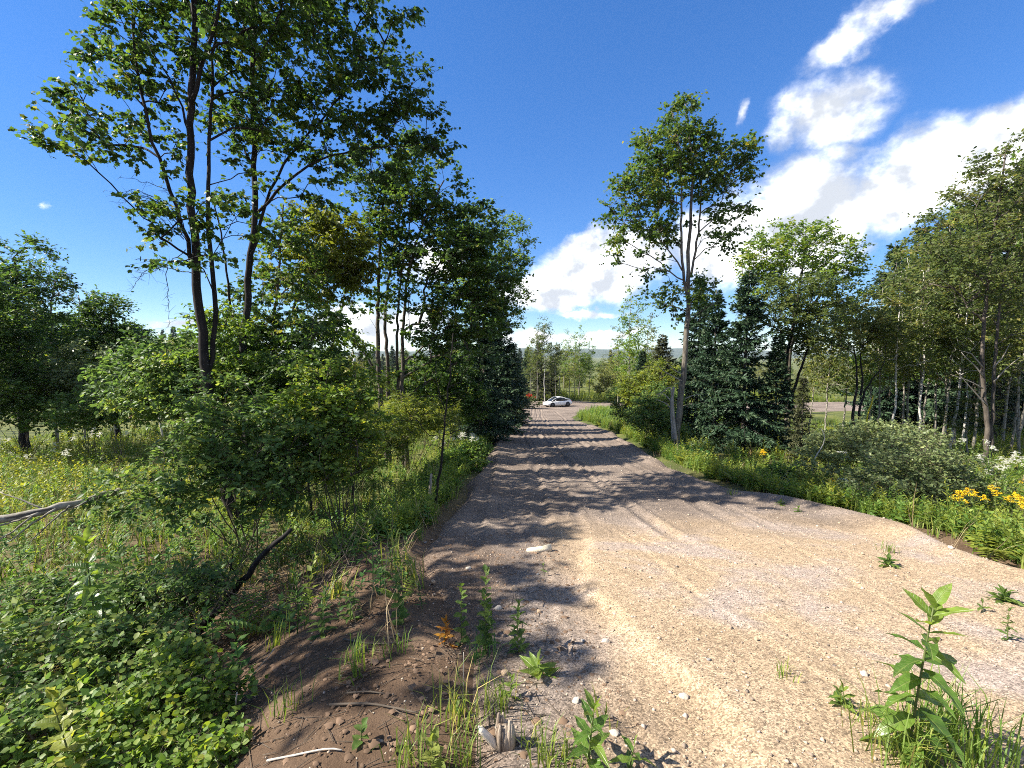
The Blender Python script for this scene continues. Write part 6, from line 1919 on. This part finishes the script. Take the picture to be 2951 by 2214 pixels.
def stump():
    b = base_at(1452, 2.12)
    t = thing('split_stump', b, 'low split stump with two pale torn splinters at the bottom edge', 'stump')
    rr = rng_(8)
    bark = bark_mat('torn_stump_bark', (.09, .06, .04), (.42, .35, .27), scale=30, bump=1.0, stretch=.12)
    n = 14
    mb = MB()
    for k in range(n):                                    # upright slivers of torn wood, one body
        a = 2 * math.pi * k / n + rr.normal(0, .1); r = .042 * rr.uniform(.55, 1.1)
        h = rr.uniform(.10, .17)
        p = np.array([[r * math.cos(a), r * math.sin(a), -.08], [r * math.cos(a), r * math.sin(a), h * .5], [r * .9 * math.cos(a), r * .9 * math.sin(a), h]])
        v, f = tube(p, [.022, .018, .006], 6); mb.add(v, f)
    v, f = tube([(0, 0, -.08), (0, 0, .06), (.005, 0, .11)], [.052, .046, .03], 9); mb.add(v, f)
    tag(mb.build('stump_body', bark, t), kind='stuff')
    pale = bark_mat('fresh_torn_wood', (.55, .47, .36), (.78, .70, .58), scale=40, bump=.4, stretch=.2)
    for (p0, p1, r) in ((at(1450, 2172, 2.12), at(1378, 2096, 2.10), .021), (at(1462, 2148, 2.13), at(1428, 2095, 2.14), .014)):
        p = np.array([Vector(p0), Vector(p0).lerp(Vector(p1), .5) + Vector((0, 0, .006)), Vector(p1)])
        mb = MB(); v, f = tube(resample(p, .02), np.interp(np.linspace(0, 1, len(resample(p, .02))), [0, .4, .9, 1], [.5 * r, r, r * .8, r * .35]), 7); mb.add(v, f)
        mb.build('splinter', pale, t, b, True)


def car():
    white, glass = plain('white_car_paint', (.80, .81, .82), .25, .5, coat=.6), plain('dark_car_glass', (.015, .018, .02), .06, .6)
    black, tyre, rimm = plain('black_trim', (.02, .02, .02), .5), plain('tyre_rubber', (.018, .018, .018), .8), plain('dark_alloy', (.10, .10, .105), .35, .5, .8)
    lamp, red = plain('headlamp_lens', (.55, .58, .6), .1, .6), plain('tail_lamp', (.35, .01, .01), .2)
    b = gpx(1606, 1172)
    t = thing('parked_car', (b[0], b[1], b[2]), 'white sloping-roofed hatchback parked side-on at the bend of the road', 'car')
    t.scale = (1, 1, 1.08)
    head = math.atan2(-.42, -.91)
    t.rotation_euler = (0, 0, head)                        # local +X is the nose
    L, Wd = 4.6, .89
    # lower body: stations along the car, (x, half width, sill z, waist z, deck z)
    st = [(-2.28, .62, .42, .74, .90), (-2.18, .78, .30, .80, .98), (-1.9, .86, .24, .86, 1.02), (-1.3, .89, .20, .88, .98), (-.5, .89, .19, .86, .93), (.4, .89, .19, .84, .90), (1.0, .885, .20, .81, .87),
          (1.5, .87, .22, .76, .82), (1.95, .80, .25, .66, .73), (2.2, .66, .28, .56, .62), (2.32, .45, .34, .50, .53)]
    rows = []
    for x, w, z0, zw, zt in st:
        q = [(-w * .80, z0), (-w * .97, z0 + .10), (-w, z0 + .32 * (zw - z0) + .06), (-w * .985, zw - .06), (-w * .90, zw), (-w * .55, zt), (0, zt + .015)]
        q = q + [(-a, z) for a, z in q[-2::-1]]
        rows.append([(x, a, z) for a, z in q])
    G = np.array(rows)
    def skin(G, cap=True):
        r, c, _ = G.shape
        v = G.reshape(-1, 3)
        i = np.arange(r - 1)[:, None] * c + np.arange(c - 1)[None]
        f = np.stack([np.stack([i, i + c, i + c + 1], -1), np.stack([i, i + c + 1, i + 1], -1)], 2).reshape(-1, 3)
        ex = []
        if cap:
            for row, flip in ((0, False), (r - 1, True)):
                for k in range(1, c - 1):
                    tri = [row * c, row * c + k, row * c + k + 1]
                    ex.append(tri[::-1] if flip else tri)
            for k in range(r - 1):                        # floor
                a, bb, d, e = k * c, (k + 1) * c, (k + 1) * c + c - 1, k * c + c - 1
                ex += [[a, e, d], [a, d, bb]]
        return v, np.concatenate([f, np.array(ex)]) if ex else f
    mb = MB(); v, f = skin(G); mb.add(v, f); body = mb.build('body', white, t, None, False)
    # greenhouse: glass shell, and the white roof with its pillars over it
    gh = [(-2.05, .60, 1.00, 1.01), (-1.5, .70, .97, 1.18), (-.9, .74, .93, 1.34), (-.2, .75, .90, 1.43), (.35, .74, .89, 1.41), (.85, .70, .88, 1.20), (1.4, .62, .84, .87)]
    def shell(off, inset):
        rows = []
        for x, w, zb, zt in gh:
            wt = w * (.78 if zt - zb > .1 else .95)
            h = zt - zb
            q = [(-w * 1.09 + inset, zb - .03), (-(w * .6 + wt * .42) + inset, zb + h * .6), (-wt + inset, zb + h * .92), (-wt * .5, zt + off), (0, zt + .02 + off)]
            q = q + [(-a, z) for a, z in q[-2::-1]]
            rows.append([(x, a, z) for a, z in q])
        return np.array(rows)
    mb = MB(); v, f = skin(shell(0, 0)); mb.add(v, f); mb.build('window_glass', glass, t)
    roof = MB()
    S = shell(.012, -.012)
    for a, bb in ((0, 1), (1, 2), (2, 3), (3, 4)):
        quad = S[a:bb + 1, 2:7] + np.array([0, 0, .008])
        v, f = skin(quad, False); roof.add(v, f)
    for col in (0, 1, 7, 8):
        pass
    for sgn in (0, 1):                                     # side rails and pillars
        c = 2 if sgn == 0 else 6
        p = S[:, c] + np.array([0, -.005 if sgn == 0 else .005, .004])
        v, f = tube(p, np.full(len(p), .022), 5); roof.add(v, f)
        v, f = tube([S[0, 0 if sgn == 0 else 8] + np.array([.2, 0, .03]), (S[1, 1 if sgn == 0 else 7] + S[2, 1 if sgn == 0 else 7]) / 2, S[2, c]], [.08, .05, .02], 5); roof.add(v, f)
    roof.build('roof', white, t)
    # bumper slot, arches, wheels, lamps
    mb = MB(); v, f = tube([(2.24, -.55, .34), (2.33, -.2, .33), (2.33, .2, .33), (2.24, .55, .34)], [.05, .07, .07, .05], 6); mb.add(v, f); mb.build('grille', black, t)
    for sx in (-1.36, 1.34):
        for sy in (-1, 1):
            ar = MB(); v, f = tube([(sx, sy * .70, .36), (sx, sy * .897, .36)], [.40, .40], 20); ar.add(v, f); ar.build('wheel_arch', black, t)
            wl = MB(); v, f = tube([(0, -.10, 0), (0, -.085, 0), (0, .085, 0), (0, .10, 0)], [.30, .335, .335, .30], 24); wl.add(v, f)
            w = wl.build('wheel', tyre, t); w.location = (sx, sy * .82, .335)
            rm = MB(); v, f = tube([(0, sy * .08, 0), (0, sy * .115, 0)], [.20, .19], 18); rm.add(v, f)
            for k in range(5):
                a = k * 1.2566
                v, f = tube([(0, sy * .118, 0), (.19 * math.cos(a), sy * .112, .19 * math.sin(a))], [.03, .02], 4); rm.add(v, f)
            rm.build('rim', rimm, w)
    for sy in (-1, 1):
        hl = MB(); v, f = tube([(2.16, sy * .44, .60), (2.02, sy * .68, .68), (1.80, sy * .80, .72)], [.03, .045, .02], 6); hl.add(v, f); hl.build('headlight', lamp, t)
        tl = MB(); v, f = tube([(-2.24, sy * .60, .84), (-2.12, sy * .78, .86), (-1.98, sy * .84, .87)], [.03, .04, .02], 6); tl.add(v, f); tl.build('tail_light', red, t)
        mi = MB(); v, f = tube([(.82, sy * .86, .92), (.84, sy * .98, .95), (.83, sy * 1.03, .95)], [.03, .07, .05], 7); mi.add(v, f); mi.build('mirror', white, t)
        dr = MB()
        for xx in (-.85, .05, .95):
            v, f = sticks([(xx, sy * .892, .28)], [(xx, sy * .89, .82)], .006, .006); dr.add(v, f)
        v, f = sticks([(-.85, sy * .893, .30)], [(.95, sy * .893, .30)], .006, .006); dr.add(v, f)
        dr.build('door_seam', black, t)
        for xx in (-.6, .3):
            dh = MB(); v, f = tube([(xx, sy * .90, .73), (xx + .2, sy * .90, .73)], [.016, .016], 5); dh.add(v, f); dh.build('door_handle', white, t)


def house_and_poles():
    wall, roofm, pane = plain('white_siding', (.74, .75, .78), .7, noise=.04, scale=3), plain('grey_roof', (.20, .21, .23), .8, noise=.2, scale=5), plain('window_pane', (.03, .035, .05), .1, .6)
    p = gp(1205, 95)
    t = thing('white_house', p, 'white house half hidden behind the trees left of the road', 'house')
    t.rotation_euler = (0, 0, .12)
    t.scale = (.62, .62, .62)
    def box(x0, x1, y0, y1, z0, z1):
        v = np.array([(x, y, z) for z in (z0, z1) for y in (y0, y1) for x in (x0, x1)], float)
        f = [[0, 1, 5], [0, 5, 4], [1, 3, 7], [1, 7, 5], [3, 2, 6], [3, 6, 7], [2, 0, 4], [2, 4, 6], [4, 5, 7], [4, 7, 6], [0, 3, 1], [0, 2, 3]]
        return v, np.array(f)
    mb = MB(); v, f = box(-6.5, 6.5, -4, 4, -.5, 4.6); mb.add(v, f)
    mb.add(np.array([(-6.5, -4, 4.6), (-6.5, 4, 4.6), (-6.5, 0, 6.8), (6.5, -4, 4.6), (6.5, 4, 4.6), (6.5, 0, 6.8)]), [[0, 2, 1], [3, 4, 5]])
    mb.build('wall', wall, t)
    mb = MB(); mb.add(np.array([(-6.9, -4.5, 4.45), (6.9, -4.5, 4.45), (6.9, 0, 6.95), (-6.9, 0, 6.95), (6.9, 4.5, 4.45), (-6.9, 4.5, 4.45), (-6.9, -4.5, 4.30), (6.9, -4.5, 4.30), (6.9, 4.5, 4.30), (-6.9, 4.5, 4.30)]),
                      [[0, 1, 2], [0, 2, 3], [3, 2, 4], [3, 4, 5], [0, 6, 7], [0, 7, 1], [5, 4, 8], [5, 8, 9]])
    r = mb.build('roof', roofm, t)
    mb = MB(); v, f = box(2, 2.9, -.5, .4, 6, 8.0); mb.add(v, f); mb.build('chimney', plain('chimney_brick', (.22, .09, .06), .9, noise=.2, scale=12), r)
    for x in (-5, -2.4, .4, 4.4):
        for z in ((.9, 2.1), (3.1, 4.1)):
            mb = MB(); v, f = box(x - .6, x + .6, -4.08, -3.9, z[0] - .1, z[1] + .1); mb.add(v, f); w = mb.build('window', wall, t)
            mb = MB(); v, f = box(x - .48, x + .48, -4.11, -4.0, z[0], z[1]); mb.add(v, f); mb.build('pane', pane, w)
    mb = MB(); v, f = box(2.0, 3.0, -4.1, -3.9, .1, 2.2); mb.add(v, f); mb.build('door', pane, t)
    # poles
    for k, (px, Y, top, r, lab) in enumerate([(1019, 70, 1003, .14, 'bare grey utility pole seen through the trees on the left'), (1612, 88, 1085, .11, 'short pale pole behind the roof of the parked car'), (1625, 92, 1070, .08, 'thin pale pole right of the short one behind the car'),
                                              (1852, 70, 1050, .09, 'pale pole among the trees beyond the bend')]):
        b = gp(px, Y); h = height_to(px, top, Y, b)
        t = thing('utility_pole', b, lab, 'pole')
        mb = MB(); v, f = tube([(0, 0, -.3), (0, 0, h * .5), (0, 0, h)], [r, r * .9, r * .75], 9); mb.add(v, f); mb.build('pole', M['dead_wood'], t)
        if k == 0:
            mb = MB(); v, f = box(-.9, .9, -.06, .06, h - 1.0, h - .86); mb.add(v, f); mb.build('crossarm', M['dead_wood'], t)
            mb = MB(); v, f = tube([(.25, -.05, h - 2.4), (.25, -.05, h - 1.7)], [.22, .22], 12); mb.add(v, f); mb.build('transformer', plain('grey_can', (.30, .31, .32), .5), t)
    b = gp(1033, 62); h0 = b[2]
    z = at(1033, 1106, 62).z
    t = thing('mailbox', b, 'small dark roadside box on a post beside the utility pole', 'mailbox')
    mb = MB(); v, f = box(-.55, .55, -.2, .2, z - h0 - .28, z - h0 + .28); mb.add(v, f); mb.build('box', plain('dark_box', (.02, .02, .025), .5), t)
    mb = MB(); v, f = tube([(0, 0, -.2), (0, 0, z - h0 - .25)], [.06, .06], 6); mb.add(v, f); mb.build('post', M['dead_wood'], t)
    # yellow guy-wire marker by the field
    b = gp(2506, 26)
    p0, p1 = at(2501, 1192, 26), at(2511, 1165, 26)
    mb = MB(); v, f = tube([(b[0] - .15, b[1], b[2]), tuple(p0), tuple(p1), tuple(at(2516, 1140, 26))], [.02, .04, .045, .03], 8); mb.add(v, f)
    o = mb.build('marker_stake', plain('yellow_plastic', (.75, .62, .03), .4), None, b, True); o.location = b
    tag(o, 'bright yellow plastic marker stake slanting at the edge of the sunny field', 'stake')


stones()
slab()
deadwood()
stump()
car()
house_and_poles()
